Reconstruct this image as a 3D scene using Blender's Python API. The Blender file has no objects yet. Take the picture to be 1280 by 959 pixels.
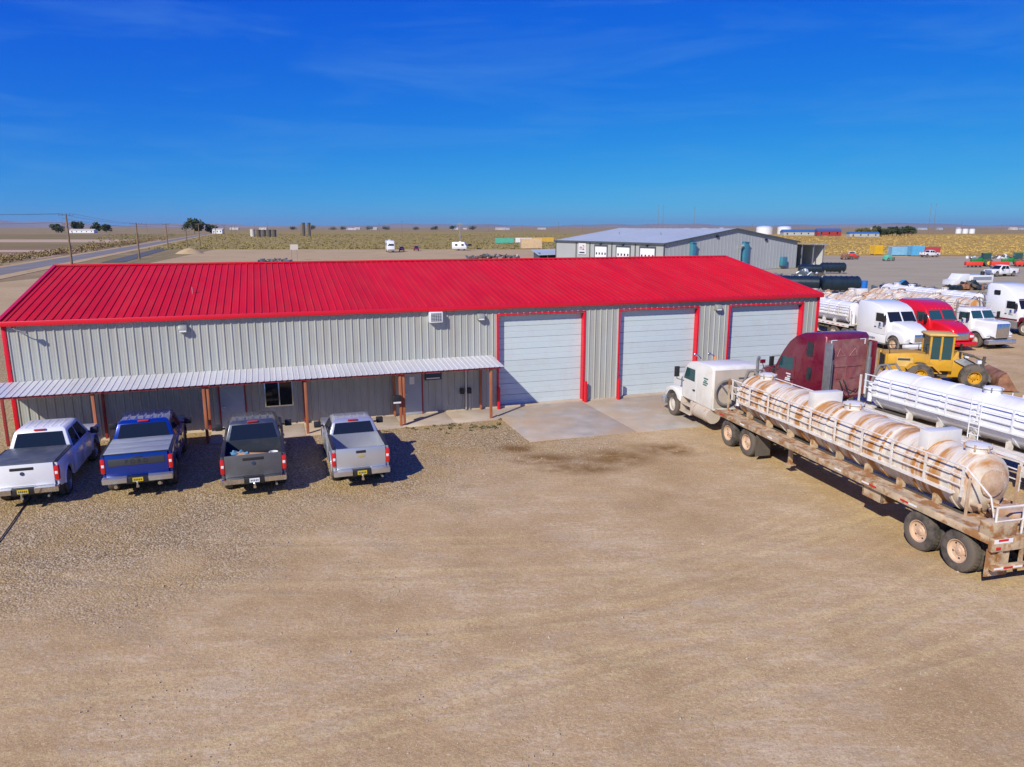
import bpy, bmesh, math, random
from mathutils import Vector, Matrix
R = math.radians
random.seed(7)
S = bpy.context.scene
COL = S.collection
# ------------------------------------------------------------------ camera
cam_d = bpy.data.cameras.new('camera'); cam = bpy.data.objects.new('camera', cam_d); COL.objects.link(cam)
cam_d.sensor_width = 36.0; cam_d.lens = 36.0*917.0/1280.0
cam_d.clip_start = 0.1; cam_d.clip_end = 90000
cam.location = (0, 0, 8.4); cam.rotation_euler = (R(90-12.03), 0, 0)
S.camera = cam
# ------------------------------------------------------------------ world
SUN_EL = R(36.5); SUN_DIR = Vector((-0.526, -0.850, 0)).normalized()   # towards the sun
W = bpy.data.worlds.new('World'); S.world = W; W.use_nodes = True
nt = W.node_tree; nt.nodes.clear()
out = nt.nodes.new('ShaderNodeOutputWorld'); bg = nt.nodes.new('ShaderNodeBackground')
sky = nt.nodes.new('ShaderNodeTexSky'); sky.sky_type = 'NISHITA'; sky.sun_disc = False
sky.sun_elevation = SUN_EL; sky.sun_rotation = math.atan2(SUN_DIR.x, SUN_DIR.y)
sky.altitude = 1500; sky.air_density = 1.0; sky.dust_density = 0.15; sky.ozone_density = 4.0
# colour grade of the whole dome: the deep saturated blue of the photograph
sp_ = nt.nodes.new('ShaderNodeSeparateColor'); cb_ = nt.nodes.new('ShaderNodeCombineColor'); nt.links.new(sky.outputs[0], sp_.inputs[0])
SKY_S = 0.08
def chan(i, k, p):
    m1 = nt.nodes.new('ShaderNodeMath'); m1.operation = 'MULTIPLY'; m1.inputs[1].default_value = SKY_S; nt.links.new(sp_.outputs[i], m1.inputs[0])
    m2 = nt.nodes.new('ShaderNodeMath'); m2.operation = 'POWER'; m2.inputs[1].default_value = p; nt.links.new(m1.outputs[0], m2.inputs[0])
    m3 = nt.nodes.new('ShaderNodeMath'); m3.operation = 'MULTIPLY'; m3.inputs[1].default_value = k/SKY_S; nt.links.new(m2.outputs[0], m3.inputs[0]); nt.links.new(m3.outputs[0], cb_.inputs[i])
chan(0, .24, 2.1); chan(1, .61, 1.12); chan(2, .84, .20)
# thin streaks of cirrus, procedural, over the whole dome
tc = nt.nodes.new('ShaderNodeTexCoord'); mp = nt.nodes.new('ShaderNodeMapping')
mp.inputs['Rotation'].default_value = (0, 0, R(25)); mp.inputs['Scale'].default_value = (1.6, 4.0, 14.0)
nz = nt.nodes.new('ShaderNodeTexNoise'); nz.inputs['Scale'].default_value = 1.6; nz.inputs['Detail'].default_value = 7; nz.inputs['Roughness'].default_value = 0.62; nz.inputs['Distortion'].default_value = 0.5
cr = nt.nodes.new('ShaderNodeValToRGB'); cr.color_ramp.elements[0].position = 0.46; cr.color_ramp.elements[1].position = 0.86
cr.color_ramp.elements[0].color = (0, 0, 0, 1); cr.color_ramp.elements[1].color = (0.27, 0.27, 0.27, 1)
mx = nt.nodes.new('ShaderNodeMixRGB'); mx.blend_type = 'MIX'; mx.inputs[2].default_value = (2.2, 5.2, 9.4, 1)
L = nt.links.new
L(tc.outputs['Generated'], mp.inputs[0]); L(mp.outputs[0], nz.inputs[0]); L(nz.outputs[0], cr.inputs[0])
L(cb_.outputs[0], mx.inputs[1]); L(cr.outputs[0], mx.inputs[0])
L(mx.outputs[0], bg.inputs[0]); bg.inputs[1].default_value = SKY_S; L(bg.outputs[0], out.inputs[0])
# ------------------------------------------------------------------ sun
sd = bpy.data.lights.new('sun', 'SUN'); sun = bpy.data.objects.new('sun', sd); COL.objects.link(sun)
sd.energy = 5.0; sd.angle = R(0.5); sd.color = (1.0, 0.935, 0.80)
sv = (SUN_DIR*math.cos(SUN_EL) + Vector((0, 0, math.sin(SUN_EL))))
sun.rotation_euler = sv.to_track_quat('Z', 'Y').to_euler(); sun.location = (-30, -40, 60)
S.view_settings.view_transform = 'Standard'; S.view_settings.look = 'None'; S.view_settings.gamma = 1; S.view_settings.exposure = 0.0
S.render.engine = 'CYCLES'
# ------------------------------------------------------------------ materials
MATS = {}
def mat(name, col, rough=0.5, metal=0.0, var=0.0, vscale=3.0, dirt=None, dscale=1.5, damt=0.0, bump=0.0, bscale=40.0, spec=0.5, stretch=None, coat=0.0, dlow=0.45, dsoft=0.2, objvar=0.0, emit=0, trans=0):
    """principled material: colour, slow noise variation, second colour in noise patches, fine bump"""
    if name in MATS: return MATS[name]
    m = bpy.data.materials.new(name); m.use_nodes = True; t = m.node_tree; b = t.nodes['Principled BSDF']
    b.inputs['Roughness'].default_value = rough; b.inputs['Metallic'].default_value = metal
    b.inputs['Specular IOR Level'].default_value = spec; b.inputs['Coat Weight'].default_value = coat
    c = (*col, 1) if len(col) == 3 else col
    b.inputs['Base Color'].default_value = c
    if var or damt or bump:
        tc = t.nodes.new('ShaderNodeTexCoord'); mp = t.nodes.new('ShaderNodeMapping'); t.links.new(tc.outputs['Object'], mp.inputs[0])
        if stretch: mp.inputs['Scale'].default_value = stretch
        cur = None
        if var:
            n = t.nodes.new('ShaderNodeTexNoise'); n.inputs['Scale'].default_value = vscale; n.inputs['Detail'].default_value = 5
            t.links.new(mp.outputs[0], n.inputs[0])
            mr = t.nodes.new('ShaderNodeMapRange'); mr.inputs[1].default_value = 0.25; mr.inputs[2].default_value = 0.75
            mr.inputs[3].default_value = 1-var; mr.inputs[4].default_value = 1+var; t.links.new(n.outputs[0], mr.inputs[0])
            ml = t.nodes.new('ShaderNodeMixRGB'); ml.blend_type = 'MULTIPLY'; ml.inputs[0].default_value = 1; ml.inputs[1].default_value = c
            t.links.new(mr.outputs[0], ml.inputs[2]); cur = ml.outputs[0]
        if damt:
            n = t.nodes.new('ShaderNodeTexNoise'); n.inputs['Scale'].default_value = dscale; n.inputs['Detail'].default_value = 8; n.inputs['Roughness'].default_value = 0.65
            t.links.new(mp.outputs[0], n.inputs[0])
            r = t.nodes.new('ShaderNodeMapRange'); r.inputs[1].default_value = dlow; r.inputs[2].default_value = dlow+dsoft; r.inputs[4].default_value = damt
            t.links.new(n.outputs[0], r.inputs[0])
            ml = t.nodes.new('ShaderNodeMixRGB'); ml.inputs[1].default_value = c; ml.inputs[2].default_value = (*dirt, 1)
            if cur: t.links.new(cur, ml.inputs[1])
            t.links.new(r.outputs[0], ml.inputs[0]); cur = ml.outputs[0]
            rr = t.nodes.new('ShaderNodeMapRange'); rr.inputs[3].default_value = rough; rr.inputs[4].default_value = max(rough, 0.8)
            t.links.new(r.outputs[0], rr.inputs[0]); t.links.new(rr.outputs[0], b.inputs['Roughness'])
        if objvar and cur:
            oi = t.nodes.new('ShaderNodeObjectInfo'); r = t.nodes.new('ShaderNodeMapRange'); r.inputs[3].default_value = 1-objvar; r.inputs[4].default_value = 1+objvar; t.links.new(oi.outputs['Random'], r.inputs[0])
            ml = t.nodes.new('ShaderNodeMixRGB'); ml.blend_type = 'MULTIPLY'; ml.inputs[0].default_value = 1; t.links.new(cur, ml.inputs[1]); t.links.new(r.outputs[0], ml.inputs[2]); cur = ml.outputs[0]
        if cur: t.links.new(cur, b.inputs['Base Color'])
        if bump:
            n = t.nodes.new('ShaderNodeTexNoise'); n.inputs['Scale'].default_value = bscale; n.inputs['Detail'].default_value = 4
            t.links.new(tc.outputs['Object'], n.inputs[0])
            bp = t.nodes.new('ShaderNodeBump'); bp.inputs['Strength'].default_value = bump; bp.inputs['Distance'].default_value = 0.02
            t.links.new(n.outputs[0], bp.inputs['Height']); t.links.new(bp.outputs[0], b.inputs['Normal'])
    MATS[name] = m; return m
DUST = (0.42, 0.31, 0.21)
M_RED_ROOF = mat('red_roof_sheet', (0.58, 0.008, 0.014), 0.55, var=0.10, vscale=1.0, dirt=(0.47, 0.05, 0.045), dscale=0.9, damt=0.28, spec=0.2, stretch=(1.6, .35, 1), objvar=.05)
M_RED = mat('red_trim', (0.62, 0.006, 0.022), 0.35, var=0.06, vscale=2)
M_WALL = mat('grey_wall_sheet', (0.39, 0.405, 0.37), 0.42, var=0.06, vscale=0.7, dirt=(0.33, 0.29, 0.23), dscale=1.3, damt=0.4, stretch=(1.5, 1, .35), objvar=.05)
M_DOORW = mat('white_door_sheet', (0.54, 0.63, 0.645), 0.45, var=0.05, vscale=1.2, dirt=(0.44, 0.46, 0.44), dscale=1.2, damt=.35, objvar=.035)
M_AWN = mat('galvanised_sheet', (0.62, 0.63, 0.63), 0.42, metal=0.15, var=0.08, vscale=1.5, dirt=(0.44, 0.40, 0.34), dscale=1.5, damt=.4, objvar=.06)
M_WOOD = mat('stained_post', (0.36, 0.12, 0.05), 0.7, var=0.3, vscale=6, stretch=(1, 1, .2))
M_REDST = mat('red_steel', (0.30, 0.03, 0.03), 0.5, var=0.15, vscale=4)
M_CONC = mat('concrete', (0.40, 0.36, 0.295), 0.9, var=0.22, vscale=1.1, dirt=(0.44, 0.315, 0.195), dscale=0.5, damt=0.9, dlow=.42, bump=0.25, bscale=30)
M_CONC2 = mat('walk_concrete', (0.50, 0.42, 0.32), 0.9, var=0.14, vscale=1.4, dirt=(0.42, 0.30, 0.19), dscale=0.9, damt=0.6, bump=0.25)
M_BLUEDOOR = mat('pale_blue_door', (0.36, 0.40, 0.46), 0.5, var=0.06, vscale=2)
M_GLASS = mat('dark_glass', (0.012, 0.016, 0.02), 0.06, spec=0.6)
M_GLASST = mat('teal_glass', (0.02, 0.07, 0.08), 0.05, spec=0.7)
M_ALU = mat('aluminium', (0.62, 0.63, 0.64), 0.32, metal=0.8, var=0.08, vscale=4)
M_CHROME = mat('chrome', (0.75, 0.76, 0.78), 0.14, metal=1.0)
M_STEEL = mat('dull_steel', (0.30, 0.30, 0.30), 0.5, metal=0.6, var=0.2, vscale=5)
M_BLACK = mat('black_plastic', (0.018, 0.018, 0.02), 0.5)
M_RUBBER = mat('tyre_rubber', (0.035, 0.034, 0.034), 0.85, var=0.25, vscale=3, dirt=(0.16, 0.13, 0.10), dscale=2.5, damt=0.75, dlow=0.35)
M_RIMT = mat('tan_rim', (0.62, 0.44, 0.30), 0.6, var=0.15, vscale=4, dirt=(0.40, 0.24, 0.14), dscale=4, damt=0.5)
M_RIMW = mat('pale_rim', (0.60, 0.56, 0.50), 0.45, var=0.12, vscale=4, dirt=(0.38, 0.28, 0.2), dscale=4, damt=0.5)
M_RIMA = mat('alloy_rim', (0.42, 0.43, 0.45), 0.3, metal=0.8)
M_RIMD = mat('dark_rim', (0.05, 0.05, 0.055), 0.35, metal=0.4)
M_LAMPR = mat('red_lens', (0.55, 0.012, 0.012), 0.15, coat=0.5)
M_LAMPC = mat('clear_lens', (0.75, 0.76, 0.78), 0.12, coat=0.5)
M_LAMPA = mat('amber_lens', (0.75, 0.25, 0.03), 0.2)
M_PLATEY = mat('yellow_plate', (0.58, 0.43, 0.02), 0.45)
M_PLATEW = mat('white_plate', (0.75, 0.76, 0.78), 0.45)
M_INK = mat('dark_ink', (0.03, 0.05, 0.10), 0.6)
M_WHITE = mat('white_paint', (0.74, 0.75, 0.76), 0.28, var=0.03, vscale=1.5, coat=0.3)
M_BLUE = mat('blue_paint', (0.003, 0.030, 0.25), 0.22, metal=0.25, var=0.05, coat=0.8)
M_GREY = mat('slate_paint', (0.075, 0.09, 0.11), 0.28, metal=0.45, var=0.08, coat=0.5, dirt=(0.26, 0.23, 0.19), dscale=1.4, damt=0.35)
M_SILVER = mat('silver_paint', (0.52, 0.54, 0.57), 0.28, metal=0.55, var=0.03, coat=0.5)
M_TONN = mat('vinyl_cover', (0.07, 0.085, 0.10), 0.5, var=0.25, vscale=3, dirt=(0.20, 0.19, 0.17), dscale=1.2, damt=0.5)
M_TONN2 = mat('grey_panel_cover', (0.26, 0.30, 0.34), 0.38, var=0.2, vscale=2, dirt=(0.36, 0.34, 0.30), dscale=2, damt=0.5, stretch=(3, .6, 1))
M_RUST = mat('rusty_steel', (0.44, 0.27, 0.15), 0.85, var=0.3, vscale=3, dirt=(0.60, 0.46, 0.33), dscale=2.2, damt=0.85, bump=0.2, dlow=0.40)
M_DECK = mat('dusty_deck', (0.52, 0.40, 0.26), 0.88, var=0.3, vscale=3.4, dirt=(0.34, 0.155, 0.05), dscale=2.8, damt=0.95, dlow=0.47, dsoft=.1, objvar=.15, bump=0.15)
M_TANKR = mat('rust_stained_white_tank', (0.70, 0.64, 0.53), 0.45, var=0.14, vscale=1.6, dirt=(0.44, 0.20, 0.05), dscale=1.4, damt=1.0, dlow=0.46, dsoft=0.13, stretch=(2.0, .3, .3))
M_TANKW = mat('white_tank', (0.76, 0.77, 0.79), 0.32, var=0.04, vscale=1.0, dirt=(0.56, 0.48, 0.37), dscale=0.9, damt=0.6, dlow=0.50, coat=0.2, stretch=(1.4, .5, .5))
M_RAILW = mat('rail_paint', (0.70, 0.67, 0.62), 0.5, var=0.15, vscale=5, dirt=(0.48, 0.28, 0.13), dscale=3, damt=0.6, dlow=0.5)
M_UNDER = mat('dirty_chassis', (0.10, 0.085, 0.07), 0.9, var=0.3, vscale=3)
M_CABW = mat('off_white_cab', (0.68, 0.67, 0.63), 0.35, var=0.06, vscale=1.3, dirt=(0.50, 0.42, 0.33), dscale=1.0, damt=0.55, dlow=0.50)
M_CABTAN = mat('dusty_cab_back', (0.50, 0.43, 0.35), 0.7, var=0.12, vscale=1.5)
M_MAROON = mat('maroon_paint', (0.17, 0.008, 0.028), 0.25, metal=0.2, var=0.08, coat=0.6, dirt=(0.24, 0.06, 0.06), dscale=1.2, damt=0.35)
M_MARDUST = mat('dusty_maroon', (0.25, 0.075, 0.08), 0.65, var=0.2, vscale=2, dirt=(0.36, 0.20, 0.16), dscale=1.6, damt=0.7)
M_REDP = mat('red_cab_paint', (0.62, 0.008, 0.014), 0.25, var=0.05, coat=0.6)
M_YEL = mat('loader_yellow', (0.58, 0.31, 0.012), 0.5, var=0.18, vscale=2, dirt=(0.36, 0.23, 0.09), dscale=1.8, damt=0.8, dlow=.47)
M_YELTOP = mat('faded_yellow', (0.62, 0.42, 0.12), 0.6, var=0.12, vscale=2)
M_BUCKET = mat('rusty_bucket', (0.22, 0.10, 0.055), 0.7, var=0.35, vscale=3, dirt=(0.38, 0.20, 0.12), dscale=1.6, damt=0.7)
M_HOSE = mat('grey_hose', (0.20, 0.18, 0.16), 0.8, var=0.2)
M_TAPER = mat('red_tape', (0.55, 0.015, 0.02), 0.4)
M_TAPEW = mat('white_tape', (0.78, 0.78, 0.78), 0.4)
M_CARD = mat('cardboard', (0.48, 0.28, 0.12), 0.85, var=0.1)
M_BAG = mat('blue_sack', (0.12, 0.28, 0.40), 0.6, var=0.5, vscale=9)
M_B2WALL = mat('grey_green_sheet', (0.40, 0.42, 0.41), 0.5, var=0.05, vscale=0.3)
M_B2ROOF = mat('pale_roof_sheet', (0.42, 0.47, 0.49), 0.4, var=0.06, vscale=0.15)
M_B2TRIM = mat('dark_trim', (0.07, 0.09, 0.10), 0.5)
M_TEAL = mat('teal_sheet', (0.05, 0.20, 0.28), 0.5, var=0.1)
M_POLE = mat('weathered_pole', (0.22, 0.15, 0.09), 0.9, var=0.2, vscale=2)
M_WIRE = mat('wire', (0.06, 0.06, 0.065), 0.6)
M_TANKB = mat('black_poly', (0.010, 0.022, 0.034), 0.35, var=0.3, vscale=1)
M_GREEN = mat('tractor_green', (0.02, 0.20, 0.04), 0.4)
M_ORANGE = mat('implement_red', (0.65, 0.05, 0.03), 0.5)
def cm(name, col, rough=0.6, **k): return mat(name, col, rough, **k)
# ------------------------------------------------------------------ mesh helpers
class MB:
    def __init__(s): s.v = []; s.f = []; s.M = None
    def at(s, M): s.M = M; return s
    def add(s, vs, fs):
        o = len(s.v)
        s.v += [tuple(s.M @ Vector(p)) if s.M else tuple(p) for p in vs]
        s.f += [tuple(i+o for i in f) for f in fs]; return s
    def box(s, x0, x1, y0, y1, z0, z1):
        return s.add([(x0,y0,z0),(x1,y0,z0),(x1,y1,z0),(x0,y1,z0),(x0,y0,z1),(x1,y0,z1),(x1,y1,z1),(x0,y1,z1)],
            [(0,3,2,1),(4,5,6,7),(0,1,5,4),(1,2,6,5),(2,3,7,6),(3,0,4,7)])
    def loft(s, rings, caps=True, closed=True):
        n = len(rings[0]); vs = [p for r in rings for p in r]; fs = []
        for i in range(len(rings)-1):
            for j in range(n if closed else n-1):
                k = (j+1) % n; fs.append((i*n+j, i*n+k, (i+1)*n+k, (i+1)*n+j))
        if caps: fs.append(tuple(reversed(range(n)))); fs.append(tuple((len(rings)-1)*n+j for j in range(n)))
        return s.add(vs, fs)
    def prism(s, poly, y0, y1, inset=0.0, ins=0.0):
        """(x,z) outline extruded along y; inset: soft edge of that size"""
        if not inset: return s.loft([[(x, y0, z) for x, z in poly], [(x, y1, z) for x, z in poly]])
        cx = sum(p[0] for p in poly)/len(poly); cz = sum(p[1] for p in poly)/len(poly)
        w = max(p[0] for p in poly)-min(p[0] for p in poly); h = max(p[1] for p in poly)-min(p[1] for p in poly)
        def sh(d): return [(cx+(x-cx)*(1-2*d/w), cz+(z-cz)*(1-2*d/h)) for x, z in poly]
        rr = []
        for y, d in ((y0, inset), (y0+inset*.35, inset*.35), (y0+inset, 0), (y1-inset, 0), (y1-inset*.35, inset*.35), (y1, inset)):
            rr.append([(x, y, z) for x, z in sh(d)])
        return s.loft(rr)
    def cyl(s, p0, p1, r0, r1=None, n=14, caps=True):
        r1 = r0 if r1 is None else r1; p0 = Vector(p0); p1 = Vector(p1); d = (p1-p0).normalized()
        a = d.orthogonal().normalized(); b = d.cross(a)
        ring = lambda c, r: [tuple(c+(a*math.cos(t)+b*math.sin(t))*r) for t in [2*math.pi*i/n for i in range(n)]]
        return s.loft([ring(p0, r0), ring(p1, r1)], caps)
    def tube(s, pts, r, n=6):
        for a, b in zip(pts[:-1], pts[1:]): s.cyl(a, b, r, n=n)
        return s
    def sweep(s, pts, r, n=8):
        P = [Vector(p) for p in pts]; rings = []; a = None
        for i, p in enumerate(P):
            d = (P[min(i+1, len(P)-1)]-P[max(i-1, 0)]).normalized()
            a = (d.orthogonal() if a is None else a - d*a.dot(d)).normalized(); b = d.cross(a)
            rings.append([tuple(p+(a*math.cos(t)+b*math.sin(t))*r) for t in [2*math.pi*j/n for j in range(n)]])
        return s.loft(rings)
    def lathe(s, prof, c=(0,0,0), axis='y', n=24):
        rings = []
        for r, h in prof:
            ring = []
            for i in range(n):
                t = 2*math.pi*i/n; u, w = r*math.cos(t), r*math.sin(t)
                ring.append((c[0]+u, c[1]+h, c[2]+w) if axis == 'y' else (c[0]+h, c[1]+u, c[2]+w) if axis == 'x' else (c[0]+u, c[1]+w, c[2]+h))
            rings.append(ring)
        return s.loft(rings, caps=False)
    def ball(s, c, r, n=8, m=5):
        rx, ry, rz = (r, r, r) if not isinstance(r, tuple) else r
        return s.loft([[(c[0]+rx*math.sin(q)*math.cos(2*math.pi*i/n), c[1]+ry*math.sin(q)*math.sin(2*math.pi*i/n), c[2]+rz*math.cos(q)) for i in range(n)] for q in [0.05+(math.pi-0.1)*k/m for k in range(m+1)]])
    def mesh(s, name, m, bevel=0.0, smooth=35, seg=2):
        me = bpy.data.meshes.new(name); me.from_pydata(s.v, [], s.f); me.materials.append(m)
        bm = bmesh.new(); bm.from_mesh(me)
        bmesh.ops.recalc_face_normals(bm, faces=bm.faces)
        if bevel:
            ed = [e for e in bm.edges if len(e.link_faces) == 2 and e.calc_face_angle(0) > R(28)]
            bmesh.ops.bevel(bm, geom=ed, offset=bevel, segments=seg, affect='EDGES', profile=0.5, clamp_overlap=True)
        bm.to_mesh(me); bm.free()
        for p in me.polygons: p.use_smooth = True
        me.set_sharp_from_angle(angle=R(smooth)); me.update()
        return me
    def build(s, name, m, parent=None, bevel=0.0, smooth=35, seg=2):
        return link(name, s.mesh(name, m, bevel, smooth, seg), parent)
def link(name, me, parent=None, loc=None, rz=None):
    o = bpy.data.objects.new(name, me); COL.objects.link(o); o.parent = parent
    if loc: o.location = loc
    if rz is not None: o.rotation_euler = (0, 0, rz)
    return o
def tag(o, label=None, cat=None, group=None, kind=None):
    for k, v in (('label', label), ('category', cat), ('group', group), ('kind', kind)):
        if v: o[k] = v
    return o
def thing(name, label, cat, loc=(0,0,0), rz=0, group=None):
    o = bpy.data.objects.new(name, None); COL.objects.link(o); o.location = loc; o.rotation_euler = (0, 0, rz); o.empty_display_size = 0.3
    return tag(o, label, cat, group)
def copy_tree(o, parent=None):
    c = o.copy(); COL.objects.link(c); c.parent = parent
    for ch in [x for x in KIDS.get(o.name, [])]: copy_tree(ch, c)
    return c
KIDS = {}
def index_kids():
    KIDS.clear()
    for o in bpy.data.objects:
        if o.parent: KIDS.setdefault(o.parent.name, []).append(o)
def text_part(name, txt, size, m, parent, M, depth=0.004):
    cu = bpy.data.curves.new('txt', 'FONT'); cu.body = txt; cu.size = size; cu.align_x = 'CENTER'; cu.align_y = 'CENTER'; cu.extrude = depth; cu.resolution_u = 2
    t = bpy.data.objects.new('txt', cu); COL.objects.link(t)
    dg = bpy.context.evaluated_depsgraph_get(); me = bpy.data.meshes.new_from_object(t.evaluated_get(dg)); bpy.data.objects.remove(t)
    me.materials.clear(); me.materials.append(m); me.transform(M)
    return link(name, me, parent)
def quad_panel(mb, c, u0, u1, v0, v1, off):
    """panel on a bilinear face: c = 4 corners (bl, br, tr, tl), outward offset off, thin slab"""
    c = [Vector(p) for p in c]; n = (c[1]-c[0]).cross(c[3]-c[0]).normalized()
    P = lambda u, v: (c[0]*(1-u)+c[1]*u)*(1-v)+(c[3]*(1-u)+c[2]*u)*v
    q = [P(u0, v0), P(u1, v0), P(u1, v1), P(u0, v1)]
    vs = [tuple(p+n*off) for p in q]+[tuple(p-n*0.02) for p in q]
    mb.add(vs, [(0,1,2,3),(7,6,5,4),(0,4,5,1),(1,5,6,2),(2,6,7,3),(3,7,4,0)]); return mb
def arch(cx, r, z0, n=9):
    """points of a wheel arch from rear foot to front foot (x rising), centre height z0 on the sill"""
    return [(cx - r*math.cos(math.pi*i/(n-1)), z0 + r*math.sin(math.pi*i/(n-1))) for i in range(n)]
# ================================================================== SETTING
def ramp_mat(name, scale, cols, rough=0.95, detail=8, stretch=None, bump=0.0, bscale=8.0, bdist=0.1, distort=0.0, mix2=None):
    m = bpy.data.materials.new(name); m.use_nodes = True; t = m.node_tree; b = t.nodes['Principled BSDF']; b.inputs['Roughness'].default_value = rough; b.inputs['Specular IOR Level'].default_value = 0.2
    tc = t.nodes.new('ShaderNodeTexCoord'); mp = t.nodes.new('ShaderNodeMapping'); t.links.new(tc.outputs['Object'], mp.inputs[0])
    if stretch: mp.inputs['Scale'].default_value = stretch[0]; mp.inputs['Rotation'].default_value = (0, 0, stretch[1])
    n = t.nodes.new('ShaderNodeTexNoise'); n.inputs['Scale'].default_value = scale; n.inputs['Detail'].default_value = detail; n.inputs['Roughness'].default_value = 0.65; n.inputs['Distortion'].default_value = distort
    t.links.new(mp.outputs[0], n.inputs[0]); r = t.nodes.new('ShaderNodeValToRGB'); t.links.new(n.outputs[0], r.inputs[0])
    e = r.color_ramp.elements
    while len(e) < len(cols): e.new(0.5)
    for el, (p, c) in zip(e, cols): el.position = p; el.color = (*c, 1)
    cur = r.outputs[0]
    if mix2:
        n2 = t.nodes.new('ShaderNodeTexNoise'); n2.inputs['Scale'].default_value = mix2[0]; n2.inputs['Detail'].default_value = 5; t.links.new(tc.outputs['Object'], n2.inputs[0])
        rr = t.nodes.new('ShaderNodeMapRange'); rr.inputs[1].default_value = mix2[1]; rr.inputs[2].default_value = mix2[1]+0.12; rr.inputs[4].default_value = mix2[3]; t.links.new(n2.outputs[0], rr.inputs[0])
        ml = t.nodes.new('ShaderNodeMixRGB'); ml.inputs[2].default_value = (*mix2[2], 1); t.links.new(cur, ml.inputs[1]); t.links.new(rr.outputs[0], ml.inputs[0]); cur = ml.outputs[0]
    t.links.new(cur, b.inputs['Base Color'])
    if bump:
        n3 = t.nodes.new('ShaderNodeTexNoise'); n3.inputs['Scale'].default_value = bscale; n3.inputs['Detail'].default_value = 6; t.links.new(tc.outputs['Object'], n3.inputs[0])
        bp = t.nodes.new('ShaderNodeBump'); bp.inputs['Strength'].default_value = bump; bp.inputs['Distance'].default_value = bdist; t.links.new(n3.outputs[0], bp.inputs['Height']); t.links.new(bp.outputs[0], b.inputs['Normal'])
    return m
M_DESERT = ramp_mat('desert_floor', 0.012, [(0.30, (0.200, 0.147, 0.066)), (0.48, (0.340, 0.245, 0.125)), (0.58, (0.240, 0.186, 0.078)), (0.72, (0.400, 0.304, 0.164))], mix2=(0.2, 0.55, (0.200, 0.167, 0.062), 0.6), bump=0.5, bscale=0.5, bdist=0.5)
M_TAN = ramp_mat('bare_tan_dirt', 0.05, [(0.3, (0.400, 0.284, 0.140)), (0.55, (0.480, 0.353, 0.187)), (0.75, (0.360, 0.245, 0.117))], mix2=(0.25, 0.62, (0.220, 0.176, 0.070), 0.7), bump=0.4, bscale=0.8, bdist=0.2)
M_SCRUB = ramp_mat('scrub_grass', 0.03, [(0.30, (0.15, 0.135, 0.045)), (0.43, (0.30, 0.23, 0.07)), (0.55, (0.37, 0.27, 0.09)), (0.66, (0.16, 0.145, 0.045)), (0.76, (0.46, 0.34, 0.19))], stretch=((0.5, 1.6, 1), 0.1), mix2=(0.4, 0.55, (0.09, 0.085, 0.03), 0.6), bump=0.8, bscale=1.2, bdist=0.4)
M_GOLD = ramp_mat('golden_grass', 0.03, [(0.30, (0.20, 0.13, 0.035)), (0.45, (0.42, 0.26, 0.05)), (0.56, (0.48, 0.33, 0.09)), (0.70, (0.22, 0.17, 0.05))], stretch=((0.4, 1.8, 1), -0.2), mix2=(0.35, 0.58, (0.14, 0.11, 0.04), 0.6), bump=0.8, bscale=1.0, bdist=0.4)
M_PLOW = ramp_mat('ploughed_field', 0.035, [(0.32, (0.270, 0.157, 0.078)), (0.46, (0.420, 0.284, 0.156)), (0.58, (0.300, 0.176, 0.094)), (0.72, (0.500, 0.363, 0.211))], stretch=((0.25, 3.0, 1), 0.12), bump=0.5, bscale=1.0, bdist=0.3)
M_ASPH = ramp_mat('worn_asphalt', 0.15, [(0.3, (0.17, 0.16, 0.15)), (0.7, (0.25, 0.235, 0.215))], stretch=((2, .2, 1), 0.33), bump=0.2, bscale=8)
M_ASPHD = ramp_mat('dark_asphalt', 0.2, [(0.3, (0.09, 0.095, 0.10)), (0.7, (0.14, 0.14, 0.145))], bump=0.2, bscale=8)
M_YARD = ramp_mat('caliche_yard', 0.06, [(0.3, (0.330, 0.274, 0.179)), (0.55, (0.400, 0.343, 0.226)), (0.75, (0.300, 0.245, 0.156))], stretch=((0.5, 2, 1), 0.2), mix2=(0.6, 0.6, (0.270, 0.206, 0.117), 0.5), bump=0.3, bscale=4)
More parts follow.
